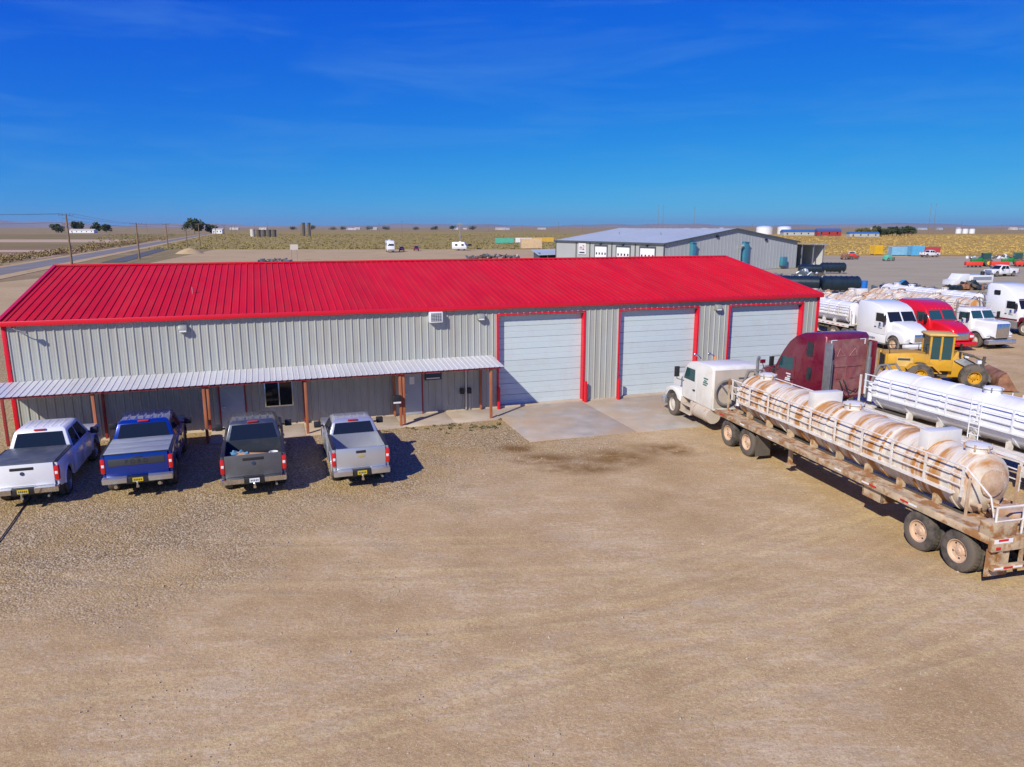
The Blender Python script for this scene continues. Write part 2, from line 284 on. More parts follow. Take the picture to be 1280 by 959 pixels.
def lot_mat():
    m = bpy.data.materials.new('dirt_and_gravel'); m.use_nodes = True; t = m.node_tree; N = t.nodes.new; K = t.links.new
    b = t.nodes['Principled BSDF']; b.inputs['Roughness'].default_value = 0.95; b.inputs['Specular IOR Level'].default_value = 0.15
    tc = N('ShaderNodeTexCoord'); O = tc.outputs['Object']
    def noise(sc, det=6, st=None, rot=0, rough=0.6):
        n = N('ShaderNodeTexNoise'); n.inputs['Scale'].default_value = sc; n.inputs['Detail'].default_value = det; n.inputs['Roughness'].default_value = rough
        if st: p = N('ShaderNodeMapping'); p.inputs['Scale'].default_value = st; p.inputs['Rotation'].default_value = (0, 0, rot); K(O, p.inputs[0]); K(p.outputs[0], n.inputs[0])
        else: K(O, n.inputs[0])
        return n.outputs[0]
    def ramp(x, cols):
        r = N('ShaderNodeValToRGB'); K(x, r.inputs[0]); e = r.color_ramp.elements
        while len(e) < len(cols): e.new(0.5)
        for el, (p, c) in zip(e, cols): el.position = p; el.color = (*c, 1)
        return r.outputs[0]
    def mr(x, a, bb, c=0, d=1):
        r = N('ShaderNodeMapRange'); r.inputs[1].default_value = a; r.inputs[2].default_value = bb; r.inputs[3].default_value = c; r.inputs[4].default_value = d; K(x, r.inputs[0]); return r.outputs[0]
    def mix(f, a, bb, mode='MIX'):
        x = N('ShaderNodeMixRGB'); x.blend_type = mode
        for i, q in ((0, f), (1, a), (2, bb)):
            if isinstance(q, tuple): x.inputs[i].default_value = (*q, 1)
            elif isinstance(q, (int, float)): x.inputs[i].default_value = q
            else: K(q, x.inputs[i])
        return x.outputs[0]
    def math_(op, a, bb):
        x = N('ShaderNodeMath'); x.operation = op
        for i, q in ((0, a), (1, bb)):
            if isinstance(q, (int, float)): x.inputs[i].default_value = q
            else: K(q, x.inputs[i])
        return x.outputs[0]
    sep = N('ShaderNodeSeparateXYZ'); K(O, sep.inputs[0])
    # dirt: patches, grain and scattered small stones
    dirt = ramp(noise(0.30, 10, rough=0.70), [(0.30, (0.370, 0.235, 0.105)), (0.46, (0.480, 0.326, 0.162)), (0.58, (0.540, 0.386, 0.206)), (0.70, (0.680, 0.531, 0.324))])
    dirt = mix(mr(noise(0.8, 9, (0.5, 1.1, 1), -0.17, 0.7), 0.52, 0.70, 0, 0.45), dirt, (0.400, 0.242, 0.089))
    dirt = mix(mr(noise(2.6, 8, None, 0, 0.72), 0.52, 0.68, 0, 0.45), dirt, (0.600, 0.438, 0.195))
    at = N('ShaderNodeAttribute'); at.attribute_name = 'rut'
    dirt = mix(math_('MULTIPLY', mr(at.outputs['Fac'], 0.15, 0.8), mr(noise(2.2, 7, None, 0, .75), 0.36, 0.58, 0, 0.85)), dirt, (0.620, 0.466, 0.214))
    dirt = mix(mr(noise(26, 4, None, 0, .7), 0.48, 0.64, 0, 0.75), dirt, (0.330, 0.219, 0.089))
    dirt = mix(mr(noise(45, 3), 0.54, 0.66, 0, 0.75), dirt, (0.700, 0.540, 0.256))
    rg = math_('ABSOLUTE', math_('SUBTRACT', noise(1.0, 6, (0.40, 2.0, 1), -0.17, 0.65), 0.5), 0)
    dirt = mix(math_('MULTIPLY', mr(rg, 0.0, 0.04, 0.85, 0), math_('MULTIPLY', mr(noise(0.3, 4), 0.40, 0.58), mr(noise(7, 5), 0.36, 0.56))), dirt, (0.640, 0.492, 0.306))
    dirt = mix(mr(noise(0.9, 6, (0.6, 1.4, 1), -.17, .65), 0.56, 0.70, 0, 0.4), dirt, (0.440, 0.350, 0.238))
    dirt = mix(mr(noise(1.4, 5, (0.6, 1.2, 1), .3, .6), 0.58, 0.72, 0, 0.45), dirt, (0.520, 0.302, 0.127))
    dirt = mix(mr(noise(10, 4, None, 0, .75), 0.50, 0.64, 0, 0.55), dirt, (0.340, 0.235, 0.118))
    dirt = mix(mr(noise(15, 4, (.8, 1.2, 1), 0, .7), 0.56, 0.68, 0, 0.7), dirt, (0.680, 0.540, 0.324))
    streak = noise(0.8, 8, (0.4, 1.2, 1), -0.17, 0.7)
    # gravel
    vo = N('ShaderNodeTexVoronoi'); vo.inputs['Scale'].default_value = 21; K(O, vo.inputs[0])
    vs = N('ShaderNodeSeparateColor'); K(vo.outputs['Color'], vs.inputs[0])
    gr = ramp(vs.outputs[0], [(0.0, (0.210, 0.146, 0.076)), (0.35, (0.420, 0.305, 0.166)), (0.7, (0.580, 0.435, 0.249)), (1.0, (0.780, 0.642, 0.442))])
    gr = mix(mr(vo.outputs['Distance'], 0.25, 0.7, 0, 0.65), gr, (0.220, 0.147, 0.050))
    gr = mix(mr(noise(0.5, 5), 0.45, 0.7, 0, 0.55), gr, (0.420, 0.275, 0.095))
    # where the gravel lies: left of a wandering line
    e = math_('SUBTRACT', sep.outputs[1], math_('MULTIPLY', sep.outputs[0], 0.95))
    e = math_('ADD', e, math_('MULTIPLY', math_('SUBTRACT', noise(0.22, 6), 0.5), 16))
    gm = mr(e, 21.5, 28.5)
    col = mix(gm, dirt, gr)
    # damp brown stains in front of the slab
    st = None
    for (cx, cy, rx, ry) in ((1.2, 26.0, 1.5, 0.8), (3.9, 26.2, 1.5, 1.1), (0.2, 27.3, 0.9, 0.6), (2.4, 24.9, 1.6, 0.7), (6.0, 27.2, 1.6, 0.9)):
        p = N('ShaderNodeMapping'); p.vector_type = 'POINT'; p.inputs['Location'].default_value = (-cx/rx, -cy/ry, 0); p.inputs['Scale'].default_value = (1/rx, 1/ry, 0); K(O, p.inputs[0])
        ln = N('ShaderNodeVectorMath'); ln.operation = 'LENGTH'; K(p.outputs[0], ln.inputs[0])
        v = mr(ln.outputs['Value'], 0.35, 1.25, 1, 0); st = v if st is None else math_('MAXIMUM', st, v)
    st = math_('MULTIPLY', st, mr(noise(0.9, 7), 0.34, 0.54))
    col = mix(math_('MULTIPLY', st, 0.9), col, (0.200, 0.105, 0.028))
    K(col, b.inputs['Base Color'])
    # fine relief
    h = math_('ADD', math_('MULTIPLY', noise(9, 5), 0.5), math_('MULTIPLY', noise(40, 3), 0.25))
    h = math_('ADD', h, math_('MULTIPLY', math_('MULTIPLY', vo.outputs['Distance'], -1.1), gm))
    h = math_('ADD', h, math_('MULTIPLY', noise(3, 7, None, 0, .7), 0.8))
    bp = N('ShaderNodeBump'); bp.inputs['Strength'].default_value = 0.7; bp.inputs['Distance'].default_value = 0.035; K(h, bp.inputs['Height']); K(bp.outputs[0], b.inputs['Normal'])
    return m
def sheet(name, pts, z, m, kind='structure'):
    me = bpy.data.meshes.new(name); me.from_pydata([(x, y, z) for x, y in pts], [], [tuple(range(len(pts)))]); me.materials.append(m)
    o = link(name, me); tag(o, kind=kind); return o
sheet('ground', [(-30000, -3000), (30000, -3000), (30000, 44000), (-30000, 44000)], -0.10, M_DESERT)
sheet('bare_ground', [(-86, -200), (260, -200), (300, 60), (250, 190), (70, 240), (30, 300), (-118, 300), (-80, 150)], -0.088, M_TAN)
sheet('ploughed_field', [(-900, 190), (-146, 215), (-200, 360), (-330, 700), (-1500, 800)], -0.078, M_PLOW)
sheet('scrubland', [(-146, 292), (30, 292), (120, 560), (60, 1400), (-540, 1400)], -0.070, M_SCRUB)
sheet('grassland', [(46, 262), (75, 232), (420, 205), (900, 500), (900, 1000), (80, 900)], -0.064, M_GOLD)
sheet('yard', [(20, 60), (230, 60), (240, 175), (72, 228), (42, 180)], -0.055, M_YARD)
M_FB = ramp_mat('brown_furrows', 0.06, [(0.3, (0.20, 0.115, 0.06)), (0.7, (0.30, 0.19, 0.105))], stretch=((.2, 2, 1), .1), bump=.4, bscale=1)
M_FT = ramp_mat('pale_fallow', 0.05, [(0.3, (0.44, 0.31, 0.19)), (0.7, (0.56, 0.42, 0.28))], stretch=((.3, 1.5, 1), .1), mix2=(.3, .58, (.30, .20, .10), .5), bump=.4, bscale=1)
M_FO = ramp_mat('olive_brush_strip', 0.05, [(0.3, (0.13, 0.115, 0.045)), (0.5, (0.24, 0.18, 0.07)), (0.7, (0.32, 0.24, 0.11))], stretch=((.3, 1.5, 1), .1), bump=.6, bscale=1)
for nm_, y0_, y1_, mm_ in (('fallow_strip', 196, 222, M_FT), ('furrowed_strip', 222, 252, M_FB), ('fallow_strip', 252, 276, M_FT), ('furrowed_strip', 276, 300, M_FB), ('brush_strip', 300, 420, M_FO), ('fallow_strip', 420, 520, M_FT), ('brush_strip', 520, 900, M_FO)):
    xr = lambda y: -98.5-.3556*(y-140)-11
    sheet(nm_, [(-60-2.6*y0_, y0_), (xr(y0_), y0_+8), (xr(y1_), y1_+8), (-60-2.6*y1_, y1_)], -0.074, mm_)
RD = Vector((-0.335, 0.942)); RN = Vector((0.942, 0.335)); RO = Vector((-98.5, 140))
def strip(name, s0, s1, o0, o1, z, m):
    P = lambda s, o: tuple(RO+RD*s+RN*o)
    return sheet(name, [P(s0, o0), P(s0, o1), P(s1, o1), P(s1, o0)], z, m)
strip('road_shoulder', -160, 1600, -6.0, 7.0, -0.045, M_TAN)
strip('road', -160, 1600, -3.6, 3.8, -0.03, M_ASPH)
strip('side_drive', 40, 175, 12, 17, -0.03, M_ASPHD)
# near lot with ruts as real relief
def lot():
    xs = [-60, -45, -34]+[-27+i*0.17 for i in range(int(52/0.17))]+[28, 36, 48, 60]
    ys = [-6, 0, 4]+[7+i*0.13 for i in range(int(26/0.13))]+[36, 42, 52, 62]
    rnd = random.Random(3); tr = []
    for _ in range(7):                                   # wheel tracks in pairs, gently turning
        y0, k, c, d, w, xo = rnd.uniform(6, 18), rnd.uniform(-0.06, 0.40), rnd.uniform(0.002, 0.020), rnd.uniform(0.006, 0.015), rnd.uniform(.13, .20), rnd.uniform(-14, 2)
        for o in (0, rnd.uniform(1.7, 2.1)): tr.append((y0+o, k, c, d, w, xo, rnd.uniform(0, 6)))
    def trk(x, y):
        z = m_ = 0.0
        for y0, k, c, d, w, xo, ph in tr:
            q = (y-(y0+k*x+c*(x-xo)**2))/w
            if abs(q) < 3:
                a_ = max(0, .55+.45*math.sin(x*.31+ph)+.2*math.sin(x*1.3+ph*3)); e_ = math.exp(-q*q)
                z += d*a_*(-e_+0.6*math.exp(-(abs(q)-1.6)**2*3)); m_ = max(m_, a_*math.exp(-(abs(q)-1.5)**2*4))
        return z, m_
    def hgt(x, y):
        z = trk(x, y)[0]
        z += 0.012*math.sin(x*.9+1.3*math.sin(y*.7))*math.sin(y*1.1+x*.3)+.006*math.sin(x*2.3+y*1.9+2*math.sin(y*1.4))
        f = max(0, min(1, (29.5-(y-0.317*x))/3, (y-6.5)/2, (x+26)/3, (24-x)/3))
        return z*f
    n = len(xs); vs = [(x, y, hgt(x, y) if xs[0] < x < xs[-1] and ys[0] < y < ys[-1] else -.13) for y in ys for x in xs]
    fs = [(j*n+i, j*n+i+1, (j+1)*n+i+1, (j+1)*n+i) for j in range(len(ys)-1) for i in range(n-1)]
    me = bpy.data.meshes.new('dirt_lot'); me.from_pydata(vs, [], fs); me.materials.append(lot_mat())
    at = me.attributes.new('rut', 'FLOAT', 'POINT')
    at.data.foreach_set('value', [trk(x, y)[1] for y in ys for x in xs])
    for p in me.polygons: p.use_smooth = True
    tag(link('dirt_lot', me), kind='structure')
lot()
# loose stones on the lot
mb = MB(); rnd = random.Random(5)
for i in range(17000):
    y = rnd.uniform(9, 31); x = rnd.uniform(-0.72*y, 0.72*y)
    if y-0.317*x > 31.5: continue
    if rnd.random() > (0.95 if y-0.95*x > 23 else 0.22): continue
    r = rnd.uniform(0.010, 0.026) if rnd.random() < .97 else rnd.uniform(.03, .045); a = rnd.uniform(0, 3.1); c, s_ = math.cos(a)*r, math.sin(a)*r
    k = rnd.uniform(.5, .9)
    mb.add([(x+c, y+s_, .0), (x-s_*k, y+c*k, 0), (x-c, y-s_, 0), (x+s_*k, y-c*k, 0), (x+c*.2, y+s_*.3, r*rnd.uniform(.6, 1.1))], [(0,1,4),(1,2,4),(2,3,4),(3,0,4)])
o = mb.build('loose_stones', mat('stone', (0.40, 0.33, 0.25), 0.9, var=0.4, vscale=7), smooth=10); tag(o, 'small pale stones scattered over the dirt and gravel lot', 'stones', kind='stuff')
# hills on the horizon
def hills(name, dist, x0, x1, hf, col):
    n = 90; vs = []; fs = []
    for i in range(n+1):
        a = x0+(x1-x0)*i/n; h = hf(i/n); d = Vector((math.sin(a), math.cos(a)))
        for r, z in ((dist, -40), (dist+h*3.5, h*.55), (dist+h*6, h), (dist+h*14, -40)): vs.append((d.x*r, d.y*r, z))
    for i in range(n):
        for j in range(3): fs.append((i*4+j, i*4+j+1, i*4+j+5, i*4+j+4))
    me = bpy.data.meshes.new(name); me.from_pydata(vs, [], fs); me.materials.append(mat(name+'_rock', col, 0.95, var=0.2, vscale=0.0008))
    for p in me.polygons: p.use_smooth = True
    tag(link(name, me), kind='structure')
hn = lambda f, s: 0.5+0.25*math.sin(f*23+s)+0.15*math.sin(f*51+s*2)+0.10*math.sin(f*117+s*3)
hills('hills', 26000, R(-44), R(-6), lambda f: 40+300*hn(f, 1)*max(0.12, 1-f*1.15), (0.26, 0.19, 0.15))
hills('low_ridge', 22000, R(-16), R(44), lambda f: 30+95*hn(f, 4), (0.22, 0.18, 0.15))
# ================================================================== MAIN BUILDING
BA = R(18.46)
B = thing('shop_building', 'long grey metal workshop with red ribbed roof and three white overhead doors', 'building', (0, 33.99, 0), BA)
XL, XR, DEP, EZ, RZ = -20.3, 17.35, 17.8, 4.84, 6.56
DOORS = [(-0.70, 3.66), (5.53, 9.95), (11.80, 16.36)]; DT = 4.40
RIB = 0.3048
def ribs(a, b, pitch=RIB, h=0.036, wb=0.085, wt=0.03):
    """profile points (x, out) of ribbed sheet between a and b"""
    pts = [(a, 0)]; k = math.floor((a-XL)/pitch)
    while XL+(k+.5)*pitch < b-0.03:
        c = XL+(k+.5)*pitch
        for dx, o in ((-wb/2, 0), (-wt/2, h), (wt/2, h), (wb/2, 0)):
            if a+0.001 < c+dx < b-0.001: pts.append((c+dx, o))
        for dx in (pitch*.33, pitch*.66):                   # two faint stiffeners
            for q, o in ((-.018, 0), (0, .0035), (.018, 0)):
                if a+.001 < c+dx+q < b-.001: pts.append((c+dx+q, o))
        k += 1
    pts.append((b, 0)); return pts
def wall_panel(parent, a, b, z0, z1):
    mb = MB(); p = ribs(a, b)
    mb.loft([[(x, -0.02-o, z0) for x, o in p]+[(b, 0.01, z0), (a, 0.01, z0)], [(x, -0.02-o, z1) for x, o in p]+[(b, 0.01, z1), (a, 0.01, z1)]])
    return mb.build('wall_panel', M_WALL, parent, smooth=20)
front = MB().box(XL+.05, DOORS[0][0]-.02, 0.015, .2, 0, EZ-.06).build('front_wall', M_WALL, B)
for a, b in ((DOORS[0][1], DOORS[1][0]), (DOORS[1][1], DOORS[2][0]), (DOORS[2][1], XR-.05)):
    MB().box(a+.02, b-.02, .015, .2, 0, EZ-.06).build('wall_pier', M_WALL, front)
for a, b in DOORS: MB().box(a-.02, b+.02, .016, .2, DT+.02, EZ-.06).build('door_header', M_WALL, front)
segs = [(XL, DOORS[0][0], .12, EZ), (DOORS[0][1], DOORS[1][0], .1, EZ), (DOORS[1][1], DOORS[2][0], .1, EZ), (DOORS[2][1], XR, .1, EZ)]+[(a, b, DT, EZ) for a, b in DOORS]
for a, b, z0, z1 in segs:
    x = a
    while x < b-.01:
        x2 = min(b, XL+(math.floor((x-XL+.01)/.9144)+1)*.9144); wall_panel(front, x+.002, x2-.002, z0, z1); x = x2
# gable and rear walls
def gable(x, sgn, name):
    w = MB().add([(x, 0.0, 0), (x, DEP, 0), (x, DEP, EZ), (x, DEP/2, RZ-.05), (x, 0.0, EZ), (x-sgn*.15, 0, 0), (x-sgn*.15, DEP, 0), (x-sgn*.15, DEP, EZ), (x-sgn*.15, DEP/2, RZ-.05), (x-sgn*.15, 0, EZ)],
        [(0,1,2,3,4),(9,8,7,6,5),(0,5,6,1),(1,6,7,2),(2,7,8,3),(3,8,9,4),(4,9,5,0)]).build(name, M_WALL, B)
    y = .02
    while y < DEP-.1:
        y2 = min(DEP, y+.9144); zt = lambda q: EZ+(RZ-EZ)*(1-abs(q-DEP/2)/(DEP/2))-.06
        mb = MB(); pts = []
        for k in range(3):
            c = y+.1524+k*RIB
            pts += [(c-.0375, 0), (c-.015, .032), (c+.015, .032), (c+.0375, 0)]
        pts = [(y+.002, 0)]+[p for p in pts if p[0] < y2-.01]+[(y2-.002, 0)]
        mb.loft([[(x+sgn*(.01+o), q, .1) for q, o in pts], [(x+sgn*(.01+o), q, zt(q)) for q, o in pts]], caps=False, closed=False)
        mb.build('wall_panel', M_WALL, w, smooth=20); y = y2
gable(XL, -1, 'gable_wall'); gable(XR, 1, 'gable_wall')
MB().box(XL, XR, DEP-.02, DEP+.1, 0, EZ).build('rear_wall', M_WALL, B)
# roof: every sheet its own piece
roof = MB()
OV, RE = 0.16, 0.12
sl = (RZ-EZ-.10)/(DEP/2)
ez = EZ+.10
for s in (0, 1):
    f = (lambda y: y) if s == 0 else (lambda y: DEP-y)
    roof.add([(XL-RE, f(-OV), ez-OV*sl-.03), (XR+RE, f(-OV), ez-OV*sl-.03), (XR+RE, DEP/2, RZ-.03), (XL-RE, DEP/2, RZ-.03)], [(0,1,2,3)])
roof = roof.build('roof', M_RED_ROOF, B)
x = XL-RE
while x < XR+RE-.01:
    x2 = min(XR+RE, x+.9144)
    p = ribs(x+.002, x2-.002, h=.034, wb=.08, wt=.034)
    for s in (0, 1):
        f = (lambda y: y) if s == 0 else (lambda y: DEP-y)
        MB().loft([[(q, f(-OV), ez-OV*sl+o) for q, o in p], [(q, DEP/2, RZ+o) for q, o in p]], caps=False, closed=False).build('roof_panel', M_RED_ROOF, roof, smooth=20)
    x = x2
MB().add([(XL-RE-.02, DEP/2-.22, RZ-.005), (XR+RE+.02, DEP/2-.22, RZ-.005), (XR+RE+.02, DEP/2, RZ+.07), (XL-RE-.02, DEP/2, RZ+.07), (XL-RE-.02, DEP/2+.22, RZ-.005), (XR+RE+.02, DEP/2+.22, RZ-.005)], [(0,1,2,3), (3,2,5,4)]).build('ridge_cap', M_RED_ROOF, roof, smooth=10)
for s in (0, 1):
    yy = -OV if s == 0 else DEP+OV
    MB().box(XL-RE-.03, XR+RE+.03, min(yy, yy+(-.09 if s == 0 else .09)), max(yy, yy+(-.09 if s == 0 else .09)), EZ-.10, ez-OV*sl+.02).build('eave_trim', M_RED, B, bevel=.02)
for xx, sg in ((XL-RE, -1), (XR+RE, 1)):
    for s in (0, 1):
        f = (lambda y: y) if s == 0 else (lambda y: DEP-y)
        a, b = f(-OV-.05), f(DEP/2)
        MB().add([(xx+sg*.04, a, ez-OV*sl+.05), (xx+sg*.04, b, RZ+.06), (xx+sg*.04, b, RZ-.16), (xx+sg*.04, a, ez-OV*sl-.17), (xx-sg*.10, a, ez-OV*sl+.05), (xx-sg*.10, b, RZ+.06), (xx-sg*.10, b, RZ-.16), (xx-sg*.10, a, ez-OV*sl-.17)],
            [(0,1,2,3),(7,6,5,4),(0,4,5,1),(3,2,6,7),(0,3,7,4),(1,5,6,2)]).build('rake_trim', M_RED, B)
for xx, sg in ((XL, -1), (XR, 1)):
    MB().box(min(xx+sg*.05, xx-sg*.10), max(xx+sg*.05, xx-sg*.10), -.075, .12, .02, EZ-.08).build('corner_trim', M_RED, B, bevel=.01)
MB().cyl((-13.85, 3.2, 5.50), (-13.85, 3.2, 5.80), .035, n=8).build('vent_pipe', mat('pink_pipe', (.5, .12, .16), .5), roof)
# overhead doors
for i, (a, b) in enumerate(DOORS):
    d = MB().box(a, b, .30, .34, 0.0, DT).build('overhead_door', M_DOORW, B)
    tag(d, ('white overhead door half shaded by the porch roof', None, None)[i] if i == 0 else None)
    n = 8; sh = (DT-.02)/n
    for k in range(n):
        z0 = .02+k*sh; zm = z0+sh/2
        prof = [(z0+.004, .262), (z0+.014, .240), (zm-.014, .240), (zm-.005, .252), (zm+.005, .252), (zm+.014, .240), (z0+sh-.014, .240), (z0+sh-.004, .262)]
        MB().loft([[(a+.04, y, z) for z, y in prof], [(b-.04, y, z) for z, y in prof]], caps=False, closed=False).build('door_section', M_DOORW, d, smooth=20)
    for xa, xb in ((a-.06, a+.035), (b-.035, b+.06)): MB().box(xa, xb, -.065, .30, .01, DT+.02).build('door_jamb', M_RED, B, bevel=.008)
    MB().box(a-.06, b+.06, -.066, .0, DT+.022, DT+.09).build('door_lintel', M_RED, B, bevel=.008)
    MB().box(a+.036, b-.036, .002, .30, DT-.03, DT+.02).build('door_soffit', M_WALL, B)
    MB().box(a+.05, b-.05, .19, .238, .013, .05).build('door_seal', M_BLACK, d)
    for xx in (a-.06, b+.06):
        bo = thing('bollard', ('red steel bollard beside the shaded overhead door, on its %s jamb' % ('porch' if xx < 1 else 'far')) if i == 0 else 'red steel bollard at a jamb of an overhead door away from the porch', 'bollard', (0, 0, 0), 0, 'bollards at the overhead doors')
        c = Vector((0, 33.99, 0))+Matrix.Rotation(BA, 3, 'Z') @ Vector((xx+(.02 if xx < a else -.02), -.26, 0)); bo.location = c
        MB().cyl((0, 0, 0), (0, 0, 1.05), .075, n=16).build('post', M_RED, bo); MB().ball((0, 0, 1.05), (.076, .076, .03)).build('cap', M_RED, bo)
# doors, window, fittings of the front wall
def entry_door(x0, x1, m, lab, paper=False):
    d = MB().box(x0, x1, -.085, .0, .06, 2.06).build('entry_door', m, B, bevel=.006); tag(d, lab)
    MB().box(x0-.06, x0-.004, -.095, 0, .03, 2.12).build('frame', M_REDST, d); MB().box(x1+.004, x1+.06, -.095, 0, .03, 2.12).build('frame', M_REDST, d)
    MB().box(x0-.06, x1+.06, -.096, 0, 2.064, 2.125).build('frame', M_REDST, d)
    MB().cyl((x0+.09, -.085, 1.02), (x0+.09, -.14, 1.02), .03, n=10).cyl((x0+.09, -.14, 1.02), (x0+.20, -.14, 1.02), .013, n=8).build('handle', M_ALU, d)
    if paper: MB().box((x0+x1)/2-.12, (x0+x1)/2+.10, -.090, -.086, 1.46, 1.80).build('notice', M_PLATEW, d)
entry_door(-5.21, -4.35, M_BLUEDOOR, 'pale door with a paper notice, nearest the overhead doors', True)
entry_door(-12.88, -11.92, M_BLUEDOOR, 'plain pale door beside the sliding window')
wn = MB().box(-11.12, -9.95, -.075, 0, .88, 1.98).build('window', M_ALU, B, bevel=.005)
for a, b in ((-11.07, -10.55), (-10.50, -10.0)): MB().box(a, b, -.082, -.07, .93, 1.93).build('pane', M_GLASS, wn)
# sign beside the door, mail box, conduit with switches, wall lamps, cooler
sg = MB().box(-4.20, -3.42, -.085, -.055, 1.60, 2.10).build('sign_board', M_INK, B); MB().box(-4.14, -3.48, -.089, -.08, 1.90, 2.06).build('sign_stripe', mat('sign_grey', (.35, .37, .42), .5), sg)
MB().box(-4.12, -3.50, -.089, -.08, 1.65, 1.70).build('sign_stripe', M_PLATEW, sg)
cd = MB().cyl((-2.28, -.10, .1), (-2.28, -.10, 2.4), .045, n=10).cyl((-2.10, -.09, .1), (-2.10, -.09, 1.0), .02, n=8).build('conduit', M_ALU, B)
for xx in (-2.47, -2.12): MB().box(xx-.09, xx+.09, -.16, -.05, .85, 1.12).build('switch_box', M_BLACK, cd, bevel=.01)
for xx in (-14.05, -1.55, 11.03):
    l = MB().prism([(-.20, 0), (-.26, .10), (-.20, .26), (.02, .30), (.02, 0)], -.17, .17, .03).at(None)
    l.v = [(xx+y, x-.04, 4.26+z) for x, y, z in l.v]
    lo = l.build('wall_lamp', mat('lamp_housing', (.28, .30, .27), .4), B, bevel=.01)
    MB().box(xx-.13, xx+.13, -.285, -.24, 4.27, 4.34).build('lens', M_LAMPC, lo)
MB().tube([(-20.0, -.05, 4.7), (-19.8, -.35, 4.62), (-19.55, -.42, 4.55)], .02).box(-19.6, -19.42, -.52, -.36, 4.47, 4.58).build('security_camera', M_STEEL, B)
ac = MB().box(-3.97, -3.36, -.36, -.02, 4.24, 4.72).build('window_cooler', M_WHITE, B, bevel=.02)
MB().box(-3.90, -3.43, -.364, -.355, 4.30, 4.66).build('grille', mat('cooler_grille', (.06, .075, .10), .5), ac)
for k in range(5): MB().box(-3.90, -3.43, -.375, -.362, 4.35+k*.065, 4.362+k*.065).build('louver', M_WHITE, ac)
for k in range(4): MB().box(-3.82+k*.1, -3.812+k*.1, -.374, -.362, 4.31, 4.65).build('louver', M_WHITE, ac)
MB().box(-5.98, -5.62, -2.02, -1.80, 1.05, 1.42).build('letter_box', M_BLACK, B, bevel=.02)
MB().box(-5.96, -5.64, -2.03, -1.99, 1.09, 1.16).build('letter_box_label', M_PLATEW, B)
# porch roof: sheets, rafters, posts
aw = MB().box(XL-.45, -1.15, -1.93, -1.86, 2.30, 2.37).box(XL-.45, -1.15, -.10, -.04, 2.47, 2.55).build('awning', M_REDST, B)
x = XL-.5
while x < -1.0:
    x2 = min(-1.0, x+.9144); pts = [(x+.002, 0)]
    for k in range(4):
        c = x+.114+k*.2286
        if c < x2-.05: pts += [(c-.03, 0), (c-.012, .022), (c+.012, .022), (c+.03, 0)]
    pts.append((x2-.002, 0))
    MB().loft([[(q, -1.99, 2.385+o) for q, o in pts], [(q, -.03, 2.58+o) for q, o in pts]], caps=False, closed=False).build('awning_panel', M_AWN, aw, smooth=20); x = x2
x = XL-.4
while x < -1.1: MB().add([(x, -1.97, 2.29), (x+.05, -1.97, 2.29), (x+.05, -.05, 2.48), (x, -.05, 2.48), (x, -1.97, 2.365), (x+.05, -1.97, 2.365), (x+.05, -.05, 2.555), (x, -.05, 2.555)], [(0,3,2,1),(4,5,6,7),(0,1,5,4),(1,2,6,5),(2,3,7,6),(3,0,4,7)]).build('rafter', M_REDST, aw); x += .945
for k, x in enumerate((-1.59, -5.62, -9.50, -13.35, -17.2, -20.62)):
    MB().box(x-.055, x+.055, -1.86, -1.75, 0, 2.31).build('porch_post', M_WOOD, aw, bevel=.006)
    MB().box(x-.05, x+.05, -.22, -.12, .1, 2.44).build('porch_post', M_REDST if k > 1 else M_WOOD, aw, bevel=.006)
    if k in (1, 3): MB().box(x+.10, x+.20, -1.84, -1.76, .1 if k == 1 else .95, 2.3).build('porch_post', M_WOOD, aw, bevel=.006)
# concrete: footing, walk, door slab with saw-cut bays
Rm = Matrix.Translation((0, 33.99, 0)) @ Matrix.Rotation(BA, 4, 'Z')
def conc(name, x0, x1, y0, y1, z1, m, parent=None):
    mb = MB().at(Rm); mb.box(x0, x1, y0, y1, -.1, z1); o = mb.build(name, m, parent, bevel=.008)
    if not parent: tag(o, kind='structure')
    return o
conc('footing', XL-.03, XR+.03, -.045, .3, .11, M_CONC2)
wk = conc('walkway', -13.3, -9.6, -1.98, -.046, .045, M_CONC2)
for a, b in ((-9.59, -5.6), (-5.59, -3.3), (-3.29, -1.16)): conc('walk_slab', a, b, -2.0, -.046, .05, M_CONC2, wk)
sb = conc('door_slab', -1.15, 3.6, -5.75, -.046, .024, M_CONC)
for a, b in ((3.61, 8.2), (8.21, 12.8), (12.81, 17.2)): conc('slab_bay', a, b, -5.85, -.046, .022, M_CONC, sb)
for a, b in DOORS: conc('sill', a+.1, b-.1, -.045, .32, .012, M_CONC, sb)
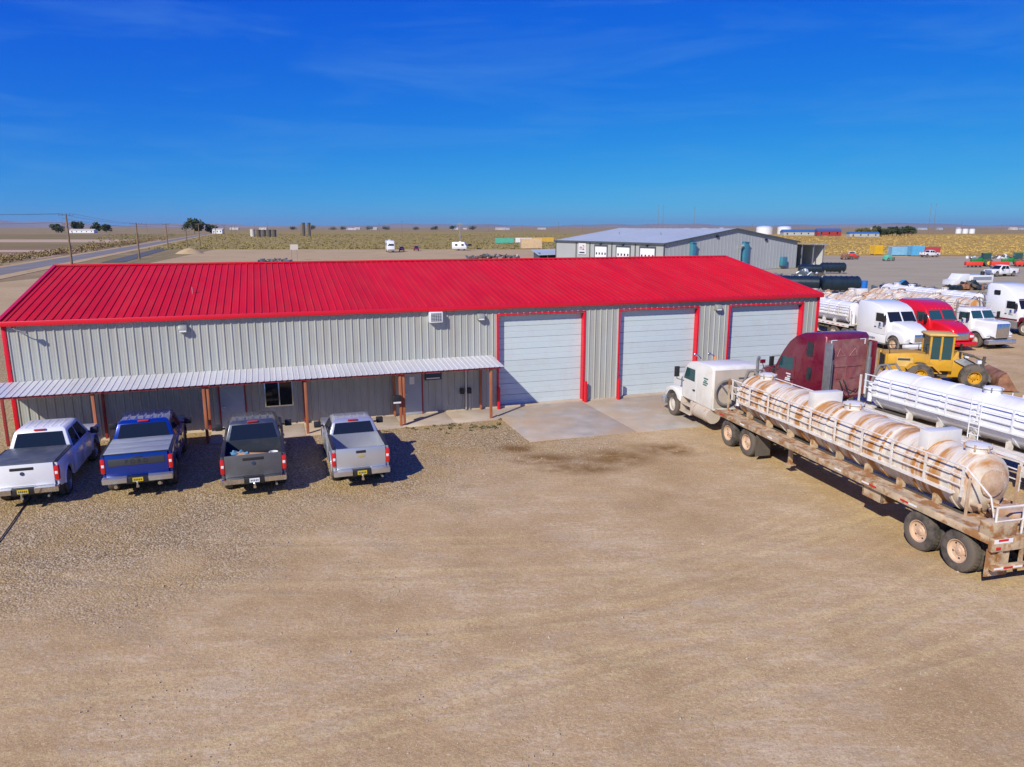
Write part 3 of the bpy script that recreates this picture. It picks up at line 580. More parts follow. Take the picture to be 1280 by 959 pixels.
# ================================================================== VEHICLE PIECES
def wheel_meshes(key, r, w, rimr, rim_m, dual=False, style='steel'):
    """tyre and rim meshes, axle along y, outer face towards +y"""
    h = w/2
    prof = [(rimr*.98, -h*.9), (rimr*1.05, -h), (r*.90, -h*1.0), (r*.975, -h*.86), (r, -h*.6), (r, h*.6), (r*.975, h*.86), (r*.90, h), (rimr*1.05, h), (rimr*.98, h*.9)]
    t = MB().lathe(prof, n=28)
    nb = 30
    for i in range(nb):                                     # tread blocks
        a = 2*math.pi*i/nb
        for s in (-1, 1):
            t.at(Matrix.Rotation(a+(.05 if s > 0 else 0), 4, 'Y')).box(-r*.055, r*.055, s*h*.30-h*.25, s*h*.30+h*.25, r*.99, r*1.016)
    t.M = None
    tm = t.mesh(key+'_tyre', M_RUBBER, smooth=40)
    k = MB()
    if style == 'steel':      # dished truck wheel with hand holes
        k.lathe([(rimr*1.0, h*.92), (rimr*.93, h*.90), (rimr*.90, h*.55), (rimr*.80, h*.30), (rimr*.48, h*.22), (rimr*.40, h*.42), (rimr*.22, h*.50), (rimr*.18, h*.66), (.01, h*.68)], n=24)
        for i in range(10):
            a = 2*math.pi*i/10; k.cyl((rimr*.54*math.cos(a), h*.22, rimr*.54*math.sin(a)), (rimr*.54*math.cos(a), h*.36, rimr*.54*math.sin(a)), rimr*.045, n=6)
    elif style == 'front':    # steer wheel, disc bulging outwards
        k.lathe([(rimr*1.0, h*.92), (rimr*.92, h*.88), (rimr*.86, h*.50), (rimr*.70, h*.62), (rimr*.48, h*.82), (rimr*.36, h*.95), (rimr*.20, h*1.02), (.01, h*1.04)], n=24)
        for i in range(10):
            a = 2*math.pi*i/10; k.cyl((rimr*.60*math.cos(a), h*.66, rimr*.60*math.sin(a)), (rimr*.60*math.cos(a), h*.86, rimr*.60*math.sin(a)), rimr*.045, n=6)
    else:                     # spoked alloy
        k.lathe([(rimr*1.0, h*.92), (rimr*.93, h*.88), (rimr*.88, h*.35), (.01, h*.30)], n=24)
        for i in range(6):
            k.at(Matrix.Rotation(2*math.pi*i/6, 4, 'Y')).box(-rimr*.11, rimr*.11, h*.35, h*.75, rimr*.1, rimr*.92)
        k.M = None; k.lathe([(rimr*.25, h*.35), (rimr*.25, h*.82), (.01, h*.84)], n=12)
    rm = k.mesh(key+'_rim', rim_m, smooth=30)
    hole = None
    if style == 'steel':
        q = MB()
        for i in range(5):
            a = 2*math.pi*(i+.5)/5; q.cyl((rimr*.68*math.cos(a), h*.20, rimr*.68*math.sin(a)), (rimr*.68*math.cos(a), h*.285, rimr*.68*math.sin(a)), rimr*.10, n=10)
        hole = q.mesh(key+'_hole', M_BLACK)
    return tm, rm, hole
def put_wheel(parent, ms, x, y, z, side, name='wheel'):
    w = bpy.data.objects.new(name, ms[0]); COL.objects.link(w); w.parent = parent; w.location = (x, y, z)
    w.rotation_euler = (0, random.uniform(0, 6), 0) if side > 0 else (0, random.uniform(0, 6), math.pi)
    link('rim', ms[1], w)
    if ms[2]: link('hand_holes', ms[2], w)
    return w
WH_TAN = wheel_meshes('dual_tan', .52, .27, .30, M_RIMT); WH_PALE = wheel_meshes('dual_pale', .52, .27, .30, M_RIMW)
WH_STEER = wheel_meshes('steer', .52, .29, .30, M_RIMW, style='front'); WH_STEERT = wheel_meshes('steer_tan', .52, .29, .30, M_RIMT, style='front')
WH_PK = wheel_meshes('pickup', .39, .26, .25, M_RIMA, style='alloy'); WH_PKD = wheel_meshes('pickup_dark', .43, .30, .23, M_RIMD, style='alloy')
# ---------------------------------------------------------------- pickup truck
def pickup(label, loc, rz, paint, L=5.75, W=1.96, H=1.93, bed='open', wheels=WH_PK, plate=M_PLATEY, chrome=True, logo='oval', lampw=.13, lift=0.0, group='pickups parked nose in to the porch', name='pickup_truck', light=False, bump_m=None, gate_m=None):
    t = thing(name, label, 'pickup', loc, rz, group); h = W/2; z = lift
    RA, FA = 1.12, L-.98; CB = 1.88; CF = L-1.55        # axles, cab back, cowl
    ar = .47+lift*.3; belt = 1.20+z; rail = 1.36+z; sill = .42+z
    # bed sides
    for s in (-1, 1):
        pr = [(.06, .62+z), (.30, .55+z)]+arch(RA, ar, .50+z)+[(CB, .46+z), (CB, rail), (.06, rail-.01)]
        mb = MB().prism(pr, min(s*(h-.02), s*(h-.13)), max(s*(h-.02), s*(h-.13)), .03)
        mb.build('bed_side', paint, t, smooth=50)
        MB().prism([(.05, rail), (CB, rail+.005), (CB, rail+.03), (.05, rail+.025)], min(s*(h-.02), s*(h-.14)), max(s*(h-.02), s*(h-.14))).build('rail_cap', M_BLACK, t, bevel=.008)
        MB().lathe([(ar*.98, -.04), (ar*1.0, .0), (ar*.80, 0)], (RA, s*(h-.10), .46+z), n=20).build('wheel_housing', M_BLACK, t)
    MB().box(.10, CB-.02, -h+.12, h-.12, .56+z, .64+z).build('bed_floor', M_STEEL if bed != 'open_silver' else M_SILVER, t)
    for k in range(9): 
        if bed.startswith('open'): MB().box(.12, CB-.04, -h+.22+k*(W-.44)/8-.05, -h+.22+k*(W-.44)/8+.05, .64+z, .66+z).build('bed_rib', M_STEEL if bed == 'open' else M_SILVER, t)
    for s in (-1, 1): MB().prism(arch(RA, .44, .62+z), min(s*(h-.30), s*(h-.12)), max(s*(h-.30), s*(h-.12))).build('inner_arch', M_BLACK if bed == 'open' else paint, t)
    MB().box(CB-.05, CB, -h+.12, h-.12, .6+z, rail).build('bulkhead', paint, t)
    for s in (-1, 1):
        for ax in (RA, FA): MB().sweep([(x_, s*(h-.015), z_) for x_, z_ in arch(ax, ar+.01, .50+z, 13)], .026, 6).build('arch_lip', M_BLACK if wheels is WH_PKD else paint, t)
    # cab and nose
    MB().prism([(CB+.01, sill), (CF, sill), (CF, belt+.03), (CB+.01, belt+.06)], -h+.01, h-.01, .05).build('cab_body', paint, t, smooth=50)
    hz = belt+.02
    no = [(CF-.01, sill+.05), (FA-ar, sill+.05)]+arch(FA, ar, .50+z)+[(L-.30, sill), (L-.06, sill+.05), (L, .75+z), (L-.02, hz-.12), (L-.18, hz-.05), (CF+.4, hz+.02), (CF-.01, hz+.04)]
    MB().prism(no, -h+.01, h-.01, .07).build('nose', paint, t, smooth=50)
    MB().box(FA-.5, FA+.5, -h+.28, h-.28, .4+z, .95+z).build('engine_bay', M_BLACK, t)
    MB().box(L-.03, L+.015, -h+.30, h-.30, .72+z, hz-.16).build('grille', M_CHROME if chrome else M_BLACK, t, bevel=.01)
    MB().box(L-.12, L+.10, -h+.05, h-.05, .46+z, .70+z).build('front_bumper', M_CHROME if chrome else M_BLACK, t, bevel=.04)
    for s in (-1, 1): MB().box(L-.16, L+.005, s*(h-.17)-.13, s*(h-.17)+.13, .78+z, hz-.14).build('headlight', M_LAMPC, t, bevel=.03)
    # greenhouse
    b0, b1, t0, t1 = CB+.03, CF+.12, CB+.30, CF-.62; hb, ht = h-.06, h-.24; zb, zt = belt+.02, H+z
    MB().loft([[(b0, -hb, zb), (b1, -hb, zb), (b1, hb, zb), (b0, hb, zb)], [(t0-.03, -ht, zt-.07), (t1+.05, -ht, zt-.07), (t1+.05, ht, zt-.07), (t0-.03, ht, zt-.07)], [(t0+.10, -ht+.10, zt), (t1-.12, -ht+.10, zt), (t1-.12, ht-.10, zt), (t0+.10, ht-.10, zt)]]).build('cab_roof', paint, t, bevel=.035, smooth=60)
    for k in range(5): MB().box(t0+.2, t1-.25, -.50+k*.25-.03, -.50+k*.25+.03, zt-.01, zt+.008).build('roof_rib', paint, t, bevel=.006)
    q = quad_panel
    fr = [(b0, hb, zb), (b0, -hb, zb), (t0-.03, -ht, zt-.07), (t0-.03, ht, zt-.07)]
    gl = q(MB(), fr, .07, .93, .16, .93, .008).build('rear_window', M_GLASS, t)
    if name == 'pickup_truck' and not light: q(MB(), fr, .36, .64, .16, .93, .012).build('sliding_pane', M_GLASS, gl)
    q(MB(), [(b1, -hb, zb), (b1, hb, zb), (t1+.05, ht, zt-.07), (t1+.05, -ht, zt-.07)], .05, .95, .05, .95, .008).build('windshield', M_GLASS, t)
    for s in (-1, 1):
        f = [(b0, s*hb, zb), (b1, s*hb, zb), (t1+.05, s*ht, zt-.07), (t0-.03, s*ht, zt-.07)]
        if s > 0: f = [f[1], f[0], f[3], f[2]]
        for (u0, u1) in ((.10, .44), (.48, .88)):
            if s > 0: u0, u1 = 1-u1, 1-u0
            q(MB(), f, u0, u1, .08, .90, .006).build('side_window', M_GLASS, t)
        for xa, xb in ((CB+.12, CB+1.12), (CB+1.15, CF-.06)):
            d = MB().box(xa, xb, min(s*(h-.012), s*(h+.004)), max(s*(h-.012), s*(h+.004)), sill+.10, belt-.01).build('door', paint, t, bevel=.004)
            MB().box(xa+.04, xa+.26, min(s*h, s*(h+.035)), max(s*h, s*(h+.035)), belt-.16, belt-.12).build('handle', M_CHROME if chrome else M_BLACK, d, bevel=.01)
        mr_ = MB().box(CF-.34, CF-.20, min(s*(h-.02), s*(h+.30)), max(s*(h-.02), s*(h+.30)), belt+.06, belt+.10).box(CF-.42, CF-.24, min(s*(h+.08), s*(h+.32)), max(s*(h+.08), s*(h+.32)), belt+.04, belt+.25).build('mirror', M_BLACK, t, bevel=.025)
    # tail
    gate = MB().box(0, .07, -h+.135, h-.135, .60+z, rail+.01).build('tailgate', gate_m or paint, t, bevel=.015)
    MB().box(-.012, .03, -h+.20, h-.20, .70+z, .73+z).build('gate_crease', gate_m or paint, gate, bevel=.006)
    MB().box(-.012, .02, -.16, .16, rail-.17, rail-.08).build('handle', M_BLACK, gate, bevel=.012)
    if logo == 'oval': MB().lathe([(.01, -.012), (.055, -.012), (.06, .0)], n=20, axis='x').at(None).build('badge', M_INK, gate).location = (-.008, 0, rail-.27)
    if logo == 'oval': bpy.data.objects[[c for c in bpy.data.objects if c.parent == gate][-1].name].scale = (1, 2.0, 1)
    if logo == 'bow': MB().box(-.014, .0, -.12, .12, rail-.285, rail-.235).box(-.0145, .0, -.05, .05, rail-.31, rail-.21).build('badge', mat('gold_badge', (.62, .50, .22), .35, metal=.5), gate)
    for s in (-1, 1):
        tl = MB().box(-.01, .14, min(s*(h-.13), s*(h+.0)), max(s*(h-.13), s*(h+.0)), rail-.56, rail-.10).build('taillight', M_LAMPR, t, bevel=.025)
        MB().box(-.016, .03, min(s*(h-.11), s*(h-.03)), max(s*(h-.11), s*(h-.03)), rail-.36, rail-.27).build('reverse_lens', M_LAMPC, tl, bevel=.006)
    bm_ = bump_m or (M_CHROME if chrome else paint)
    bp = MB()
    for s in (-1, 1): bp.prism([(-.17, .50+z), (-.19, .66+z), (-.02, .69+z), (.10, .66+z), (.10, .48+z)], min(s*.30, s*(h-.02)), max(s*.30, s*(h-.02)), .02)
    bp = bp.build('rear_bumper', bm_, t, smooth=40)
    MB().box(-.15, .05, -.31, .31, .46+z, .66+z).build('step_pad', M_BLACK, bp, bevel=.015)
    pl = MB().box(-.165, -.148, -.15, .15, .51+z, .64+z).build('licence_plate', plate, bp)
    for k in range(5): MB().box(-.168, -.160, -.115+k*.05, -.085+k*.05, .545+z, .600+z).build('plate_mark', M_INK, pl)
    MB().box(-.30, .2, -.04, .04, .36+z, .43+z).cyl((-.30, 0, .43+z), (-.30, 0, .50+z), .03, n=8).ball((-.30, 0, .52+z), .035).build('tow_hitch', M_CHROME, t)
    MB().box(t0-.06, t0+.04, -.17, .17, zt-.055, zt-.01).build('brake_light', M_LAMPR, t, bevel=.012)
    MB().cyl((.3, -.62, .38+z), (-.12, -.66, .36+z), .035, n=10).build('exhaust_pipe', M_STEEL, t)
    MB().box(.15, L-.25, -.42, .42, .36+z, .52+z).box(RA-.06, RA+.06, -h+.2, h-.2, .34+z, .44+z).build('chassis', M_UNDER, t)
    if bed == 'cover':
        c = MB().box(.06, CB, -h+.10, h-.10, rail+.01, rail+.045).build('bed_cover', M_TONN, t, bevel=.012)
    if bed == 'panel':
        c = MB().box(.06, .10, -h+.10, h-.10, rail, rail+.03).build('bed_cover', M_BLACK, t)
        for k in range(3): MB().box(.10+k*.59, .10+(k+1)*.59-.012, -h+.10, h-.10, rail+.012, rail+.05).build('cover_panel', M_TONN2, c, bevel=.01)
    r = .39 if wheels is WH_PK else .43
    for x in (RA, FA):
        for s in (-1, 1): put_wheel(t, wheels, x, s*(h-.16), r, s)
    return t
PH = R(90+18.5)
tw = pickup('white pickup with a black vinyl bed cover and red tail lamps', (-14.80, 21.10, 0), PH+R(-1), M_WHITE, bed='cover', chrome=True, lift=.02, bump_m=M_CHROME)
tb = pickup('bright blue pickup with grey folding bed cover and dark tailgate panel', (-11.80, 22.05, 0), PH+R(1), M_BLUE, L=5.85, W=2.06, H=1.93, bed='panel', wheels=WH_PKD, chrome=False, lift=.08, logo=None, bump_m=M_ALU)
gt = [o for o in bpy.data.objects if o.parent == tb and o.name.startswith('tailgate')][0]
MB().box(-.016, .0, -.80, .80, 1.10, 1.32).build('gate_panel', mat('charcoal_panel', (.045, .05, .055), .4), gt, bevel=.01)
text_part('gate_letters', 'F O R D', .19, M_BLACK, gt, Matrix.Translation((-.018, 0, 1.21)) @ Matrix.Rotation(R(-90), 4, 'Z') @ Matrix.Rotation(R(90), 4, 'X'))
for s in (-1, 1): MB().cyl((-.02, s*.62, .50), (-.26, s*.62, .50), .055, n=12).build('exhaust_tip', M_CHROME, tb)
tg = pickup('dusty slate grey pickup with an open loaded bed', (-8.17, 22.15, 0), PH, M_GREY, L=5.7, W=1.98, bed='open', plate=M_PLATEW, chrome=True, lift=.02, gate_m=mat('dusty_gate', (.10, .10, .105), .5, metal=.2, var=.15))
MB().lathe([(.01, 0), (.08, 0), (.08, .003), (.01, .003)], axis='x', n=6).build('window_sticker', M_PLATEW, tg).location = (2.12, .02, 1.66)
ts = pickup('silver mid-size pickup with an empty ribbed bed and gold badge', (-4.93, 22.95, 0), PH, M_SILVER, L=5.4, W=1.86, H=1.80, bed='open_silver', logo='bow', chrome=True, bump_m=M_ALU)
# load in the grey truck's bed
PM = Matrix.Translation((-8.17, 22.15, 0)) @ Matrix.Rotation(PH, 4, 'Z')
def load(name, label, cat, mb, m, bevel=.01):
    o = mb.build(name, m, None, bevel=bevel); tag(o, label, cat, 'load in the grey pickup bed'); return o
load('cardboard_sheet', 'flattened tan cardboard leaning in the grey pickup bed', 'cardboard', MB().at(PM @ Matrix.Translation((.55, -.08, 1.04)) @ Matrix.Rotation(R(-24), 4, 'Y') @ Matrix.Rotation(R(8), 4, 'X')).box(-.35, .35, -.58, .60, -.015, .015), M_CARD, .004)
mb = MB(); rr = random.Random(2)
for k in range(9): mb.at(PM @ Matrix.Translation((rr.uniform(.75, 1.05), rr.uniform(.15, .62), rr.uniform(.95, 1.22))) @ Matrix.Rotation(rr.uniform(0, 3), 4, (rr.random(), rr.random(), 1))).box(-.17, .17, -.10, .10, -.05, .05)
load('sack_pile', 'heap of blue and white plastic sacks in the grey pickup bed', 'sacks', mb, M_BAG, .03)
mb = MB().at(PM @ Matrix.Translation((.75, -.62, .85))); mb.lathe([(.01, 0), (.13, 0), (.15, .36), (.135, .36), (.12, .03), (.01, .03)], axis='z', n=18)
load('bucket', 'pale plastic bucket in the corner of the grey pickup bed', 'bucket', mb, M_PLATEW, 0)
mb = MB().at(PM @ Matrix.Translation((1.45, -.1, .68))); mb.box(-.25, .25, -.55, .55, 0, .32)
load('tool_case', 'dark tool case against the cab in the grey pickup bed', 'tool case', mb, M_BLACK, .02)
# ---------------------------------------------------------------- semi tractors
def rring(x, w, z0, z1, r):
    pts = []
    for cx, cz, a0 in ((w-r, z1-r, 0), (-w+r, z1-r, 90), (-w+.05, z0+.05, 180), (w-.05, z0+.05, 270)):
        rr = r if cz > (z0+z1)/2 else .05
        for k in range(5): a = R(a0+k*22.5); pts.append((x, cx+rr*math.cos(a), cz+rr*math.sin(a)))
    return pts
def semi(label, loc, rz, paint, cab, cw=1.05, hood='aero', wb=5.6, stack=True, sleeper_win=(), wheels=(WH_STEER, WH_PALE), group='parked semi tractors', rear_m=None, door_x=(-1.95, -.78), glass=M_GLASS, hoodz=(2.02, 1.62), skirt=None, grille_m=M_CHROME, ws=None, fender_m=None, side_win=None, fairing=False, tank_m=M_ALU):
    """cab: (x,z) side outline of cab and sleeper; front axle at x = 0, nose at +1.2"""
    t = thing('semi_tractor', label, 'semi truck', loc, rz, group); cb = min(p[0] for p in cab)
    fm = fender_m or paint
    for s in (-1, 1): MB().box(-wb-1.5, 1.0, s*.43-.05, s*.43+.05, .72, .98).build('frame_rail', M_UNDER, t)
    MB().box(-wb-.4, -wb+.7, -.5, .5, .98, 1.06).prism([(-wb-.55, 1.08), (-wb+.6, 1.08), (-wb+.5, 1.20), (-wb-.4, 1.20)], -.46, .46).build('fifth_wheel', M_STEEL, t)
    c = MB().prism(cab, -cw, cw, .10).build('cab', paint, t, smooth=50)
    if rear_m: MB().box(cb-.012, cb+.02, -cw+.10, cw-.10, 1.10, max(p[1] for p in cab if p[0] < cb+.15)-.12).build('cab_back', rear_m, c)
    # windshield: the first slanted pair of points given in ws
    (xa, za), (xb, zb) = ws
    for s in (-1, 1):
        q = [(xa, min(0, s)*.95*cw+ (.02 if s > 0 else 0), za), (xa, max(0, s)*.95*cw-(.02 if s < 0 else 0), za), (xb, max(0, s)*.88*cw-(.02 if s < 0 else 0), zb), (xb, min(0, s)*.88*cw+(.02 if s > 0 else 0), zb)]
        quad_panel(MB(), q, .04, .96, .07, .93, .02).build('windshield', glass, c)
    for s in (-1, 1):
        y = s*cw; d0, d1 = door_x
        dz1 = zb-.10
        f = lambda pts, o=.012: [(x, y+s*o, z) for x, z in pts]
        def slab(name, pts, m, o, par):
            vs = [(x, y+s*o, z) for x, z in pts]+[(x, y-s*.03, z) for x, z in pts]; n = len(pts)
            return MB().add(vs, [tuple(range(n)), tuple(range(2*n-1, n-1, -1))]+[(i, n+i, n+(i+1) % n, (i+1) % n) for i in range(n)]).build(name, m, par)
        k = (zb-za)/(xb-xa)
        fx = lambda z: min(d1, xa+(z-za)/k-.12) if z > za else d1
        d = slab('door', [(d0, 1.08), (d1, 1.08), (d1, za-.02), (fx(dz1), dz1), (d0, dz1)], paint, .012, t)
        slab('side_window', [(d0+.12, za+.02), (fx(za+.02)-.06, za+.02), (fx(dz1-.06)-.05, dz1-.06), (d0+.12, dz1-.06)], glass, .018, d)
        MB().box(d0+.06, d0+.22, min(y+s*.01, y+s*.05), max(y+s*.01, y+s*.05), 1.52, 1.58).build('handle', M_BLACK, d)
        for (x0, x1, z0, z1) in sleeper_win: slab('sleeper_window', [(x0+.05, z0), (x1-.05, z0), (x1, z0+.1), (x1-.03, z1), (x0+.06, z1), (x0, z1-.12)], M_GLASS, .014, c)
        mi = MB().tube([(d1-.10, y, za-.1), (d1+.12, y+s*.26, za-.05), (d1+.12, y+s*.26, zb-.25), (d1-.12, y, zb-.2)], .018).box(d1+.06, d1+.16, min(y+s*.17, y+s*.38), max(y+s*.17, y+s*.38), za+.05, za+.50).build('mirror', M_CHROME if hood == 'classic' else M_BLACK, t, bevel=.015)
        # tank, steps, skirts
        MB().cyl((-3.15, s*.85, .72), (-1.75, s*.85, .72), .33, n=20).build('fuel_tank', tank_m, t, smooth=40)
        for q in (-2.9, -2.0): MB().cyl((q-.03, s*.85, .72), (q+.03, s*.85, .72), .338, n=20).build('tank_strap', M_RUST if tank_m is not M_ALU else M_STEEL, t)
        st = MB().box(-1.68, -.72, min(s*.80, s*1.16), max(s*.80, s*1.16), .40, .46).box(-1.66, -.74, min(s*.82, s*1.12), max(s*.82, s*1.12), .74, .80).box(-1.68, -1.62, min(s*.55, s*1.12), max(s*.55, s*1.12), .40, 1.05).box(-.78, -.72, min(s*.55, s*1.12), max(s*.55, s*1.12), .40, 1.05).build('step', M_ALU if tank_m is M_ALU else M_CABTAN, t, bevel=.01)
        if skirt: MB().box(cb+.1, -.75, min(s*1.13, s*1.17), max(s*1.13, s*1.17), .48, 1.06).build('side_skirt', skirt, t, bevel=.02)
    # hood with fenders
    hz0, hz1 = hoodz; x0 = ws[0][0]-.05
    if hood == 'aero':
        rings = [rring(x, w, zl, zt, r) for x, w, zl, zt, r in ((x0, .98, 1.0, hz0, .22), (.1, .93, 1.0, hz0-.10, .22), (.7, .80, .95, hz1+.10, .22), (1.05, .70, .80, hz1-.08, .22), (1.20, .62, .75, hz1-.35, .2))]
    else:
        rings = [rring(x, w, zl, zt, r) for x, w, zl, zt, r in ((x0, .84, 1.0, hz0, .16), (.3, .72, .95, hz0-.06, .16), (1.0, .60, .85, hz1+.08, .14), (1.12, .58, .80, hz1, .12))]
    hd = MB().loft(rings).build('hood', paint, t, smooth=45)
    for s in (-1, 1):
        pr = [(-.72, .62)]+arch(0, .64, .58)+[(.74, .60), (1.0, .70), (1.10, .95), (1.0, 1.18), (.55, 1.36), (.0, 1.42), (-.5, 1.38), (-.74, 1.15)] if hood == 'aero' else [(-.74, .80)]+arch(0, .62, .62)[1:-1]+[(.70, .72), (.86, .80), (.84, 1.0), (.60, 1.24), (.2, 1.36), (-.2, 1.36), (-.55, 1.22), (-.78, .98)]
        MB().prism(pr, min(s*.66, s*1.17), max(s*.66, s*1.17), .08).build('fender', fm, hd, smooth=50)
        hl = MB().box(.86, 1.13, min(s*.72, s*1.05), max(s*.72, s*1.05), .92, 1.10).build('headlight', M_LAMPC, t, bevel=.05) if hood == 'aero' else MB().box(.78, .92, min(s*.74, s*1.06), max(s*.74, s*1.06), .92, 1.10).build('headlight', M_LAMPC, t, bevel=.03)
    gx = 1.19 if hood == 'aero' else 1.11; gz = hz1-.30 if hood == 'aero' else hz1-.06; gw = .50 if hood == 'aero' else .54
    gr = MB().box(gx-.05, gx+.045, -gw, gw, .82, gz).build('grille', grille_m, t, bevel=.03)
    for k in range(9): MB().box(gx+.03, gx+.055, -gw+.06+k*(2*gw-.12)/8-.012, -gw+.06+k*(2*gw-.12)/8+.012, .88, gz-.06).build('grille_bar', M_STEEL, gr)
    MB().box(gx-.30, gx+.14, -1.16, 1.16, .36, .68).build('bumper', M_CHROME if hood == 'classic' else M_ALU if hood == 'square' else paint, t, bevel=.06)
    MB().box(-.7, .9, -.6, .6, .5, 1.0).build('engine_block', M_UNDER, t)
    for k in range(5): MB().box(ws[1][0]-.18, ws[1][0]-.06, -.62+k*.31-.05, -.62+k*.31+.05, zb+.0, zb+.07).build('marker_lamp', M_LAMPA, c, bevel=.015)
    if stack:
        MB().cyl((cb-.12, -.88, .9), (cb-.12, -.88, 2.6), .085, n=12).sweep([(cb-.12, -.88, 2.55), (cb-.12, -.88, 3.0), (cb-.14, -.88, 3.12), (cb-.22, -.88, 3.20)], .062, 12).build('exhaust_stack', M_STEEL, t)
    if fairing:
        for s in (-1, 1): MB().box(cb-.42, cb+.02, min(s*(cw-.03), s*(cw+.02)), max(s*(cw-.03), s*(cw+.02)), 1.0, 3.55).build('side_fairing', M_STEEL if s > 0 else paint, t, bevel=.02)
    # rear deck, hoses, lamps, wheels, flaps
    MB().sweep([(cb-.02, .3, 1.8), (cb-.3, .34, 1.5), (cb-.6, .2, 1.35), (cb-.8, .1, 1.6)], .025).sweep([(cb-.02, .1, 1.85), (cb-.3, .05, 1.45), (cb-.7, 0, 1.4), (cb-.85, .0, 1.65)], .025).build('air_hose', M_BLACK, t)
    for s in (-1, 1):
        put_wheel(t, wheels[0], 0, s*1.02, .52, s)
        for x in (-wb+.66, -wb-.66):
            put_wheel(t, wheels[1], x, s*1.07, .52, s); put_wheel(t, (wheels[1][0], wheels[1][1], None), x, s*.76, .52, s)
        MB().box(-wb-1.36, -wb-1.33, min(s*.62, s*1.22), max(s*.62, s*1.22), .18, .98).build('mud_flap', M_RUBBER if tank_m is M_ALU else M_UNDER, t)
    for x in (-wb+.66, -wb-.66, 0): MB().cyl((x, -1.0, .52), (x, 1.0, .52), .09, n=10).build('axle', M_UNDER, t)
    return t
H14 = R(90+14.0); H19 = R(90+19.3)
# white flat-top tractor of the rusty trailer
CAB_FLAT = [(-3.30, 1.0), (-.60, 1.0), (-.60, 1.90), (-1.02, 2.60), (-1.30, 2.72), (-1.9, 2.82), (-3.0, 2.86), (-3.24, 2.80), (-3.30, 2.68)]
t1 = semi('dusty white flat-roofed sleeper tractor coupled to the rust-stained tank trailer', (8.42, 32.77, 0), H14, M_CABW, CAB_FLAT, cw=1.06, hood='square', wb=5.58, ws=((-.60, 1.90), (-1.02, 2.60)), rear_m=M_CABTAN, wheels=(WH_STEER, WH_TAN), tank_m=M_CABTAN, hoodz=(1.95, 1.60), glass=M_GLASST)
for k, (z_, w_) in enumerate(((2.22, .36), (2.12, .22), (2.04, .40), (1.95, .30))): MB().box(-2.95+.1*(k % 2), -2.95+.1*(k % 2)+w_, 1.072, 1.078, z_, z_+.05).build('door_lettering', mat('green_ink', (.05, .16, .13), .6), t1)
MB().lathe([(.50, -.03), (.56, 0), (.50, .03), (.44, 0), (.50, -.03)], axis='x', n=28).build('hose_coil', M_HOSE, t1).location = (-3.42, .45, 1.75)
MB().tube([(-3.40, .15, 1.4), (-3.42, .75, 2.15)], .03).box(-3.36, -3.33, -.9, -.1, 2.32, 2.36).build('hose_bracket', M_STEEL, t1)
for s in (-1, 1): MB().sweep([(-.95, s*.35, 2.76), (-.75, s*.35, 2.82), (-.45, s*.35, 2.84)], .035).ball((-.42, s*.35, 2.84), (.03, .07, .07)).build('air_horn', M_CHROME, t1)
MB().cyl((-1.2, -.2, 2.72), (-1.2, -.2, 2.88), .05, n=10).build('beacon', M_LAMPA, t1)
# maroon high-roof tractor
CAB_HIGH = [(-3.75, 1.0), (-.55, 1.0), (-.55, 1.95), (-.78, 2.36), (-1.08, 2.82), (-1.45, 3.28), (-1.85, 3.58), (-2.35, 3.78), (-2.9, 3.86), (-3.6, 3.87), (-3.75, 3.75)]
t2 = semi('maroon high-roofed sleeper tractor with dusty back wall', (13.42, 35.20, 0), H19, M_MAROON, CAB_HIGH, cw=1.20, hood='aero', wb=5.9, ws=((-.55, 1.95), (-1.00, 2.70)), rear_m=M_MARDUST, sleeper_win=((-3.05, -2.62, 2.78, 3.42), (-3.05, -2.72, 1.72, 2.30)), stack=False, fairing=True, hoodz=(2.0, 1.65), glass=M_GLASST)
for k, (z_, w_) in enumerate(((1.74, .30), (1.62, .22), (1.52, .34), (1.44, .36))): MB().box(-1.72, -1.72+w_, 1.214, 1.219, z_, z_+.06).build('door_lettering', M_PLATEW, t2)
MB().box(-2.5, -2.1, 1.205, 1.214, 1.12, 1.16).build('badge', M_PLATEW, t2)
bk = [o for o in bpy.data.objects if o.name.startswith('cab_back')][-1]
for s in (-1, 1):
    MB().box(-3.785, -3.76, s*.92-.02 , s*.92+.02, 3.38, 3.62).box(-3.785, -3.76, min(s*.64, s*.94), max(s*.64, s*.94), 3.60, 3.63).build('corner_tape', M_PLATEW, bk)
    MB().tube([(-3.775, s*.12, 2.9), (-3.775, s*.42, 3.22), (-3.775, s*.55, 2.9), (-3.775, s*.12, 2.9)], .012).build('dust_mark', mat('dust_line', (.42, .22, .20), .8), bk)
MB().box(-3.79, -3.76, -.85, .85, 2.42, 2.46).box(-3.79, -3.76, -.03, .03, 1.3, 2.42).box(-3.80, -3.76, -.5, -.25, 1.9, 2.3).box(-3.80, -3.76, .25, .5, 1.9, 2.3).build('back_fittings', M_MARDUST, bk)
for s, yy in ((1, 1.05), (-1, -1.05)): MB().sweep([(-3.95, yy, 1.0), (-3.95, yy, 3.2), (-3.95, yy, 3.4), (-3.95, yy+.02, 3.5)], .075, 12).cyl((-3.95, yy, 1.5), (-3.95, yy, 2.8), .12, n=14).build('exhaust_stack', M_STEEL, t2)
for s in (-1, 1): MB().tube([(.35, s*1.02, 1.5), (.42, s*1.12, 1.95)], .025).box(.36, .46, s*1.12-.13, s*1.12+.13, 1.92, 2.10).build('hood_mirror', M_MAROON, t2, bevel=.02)
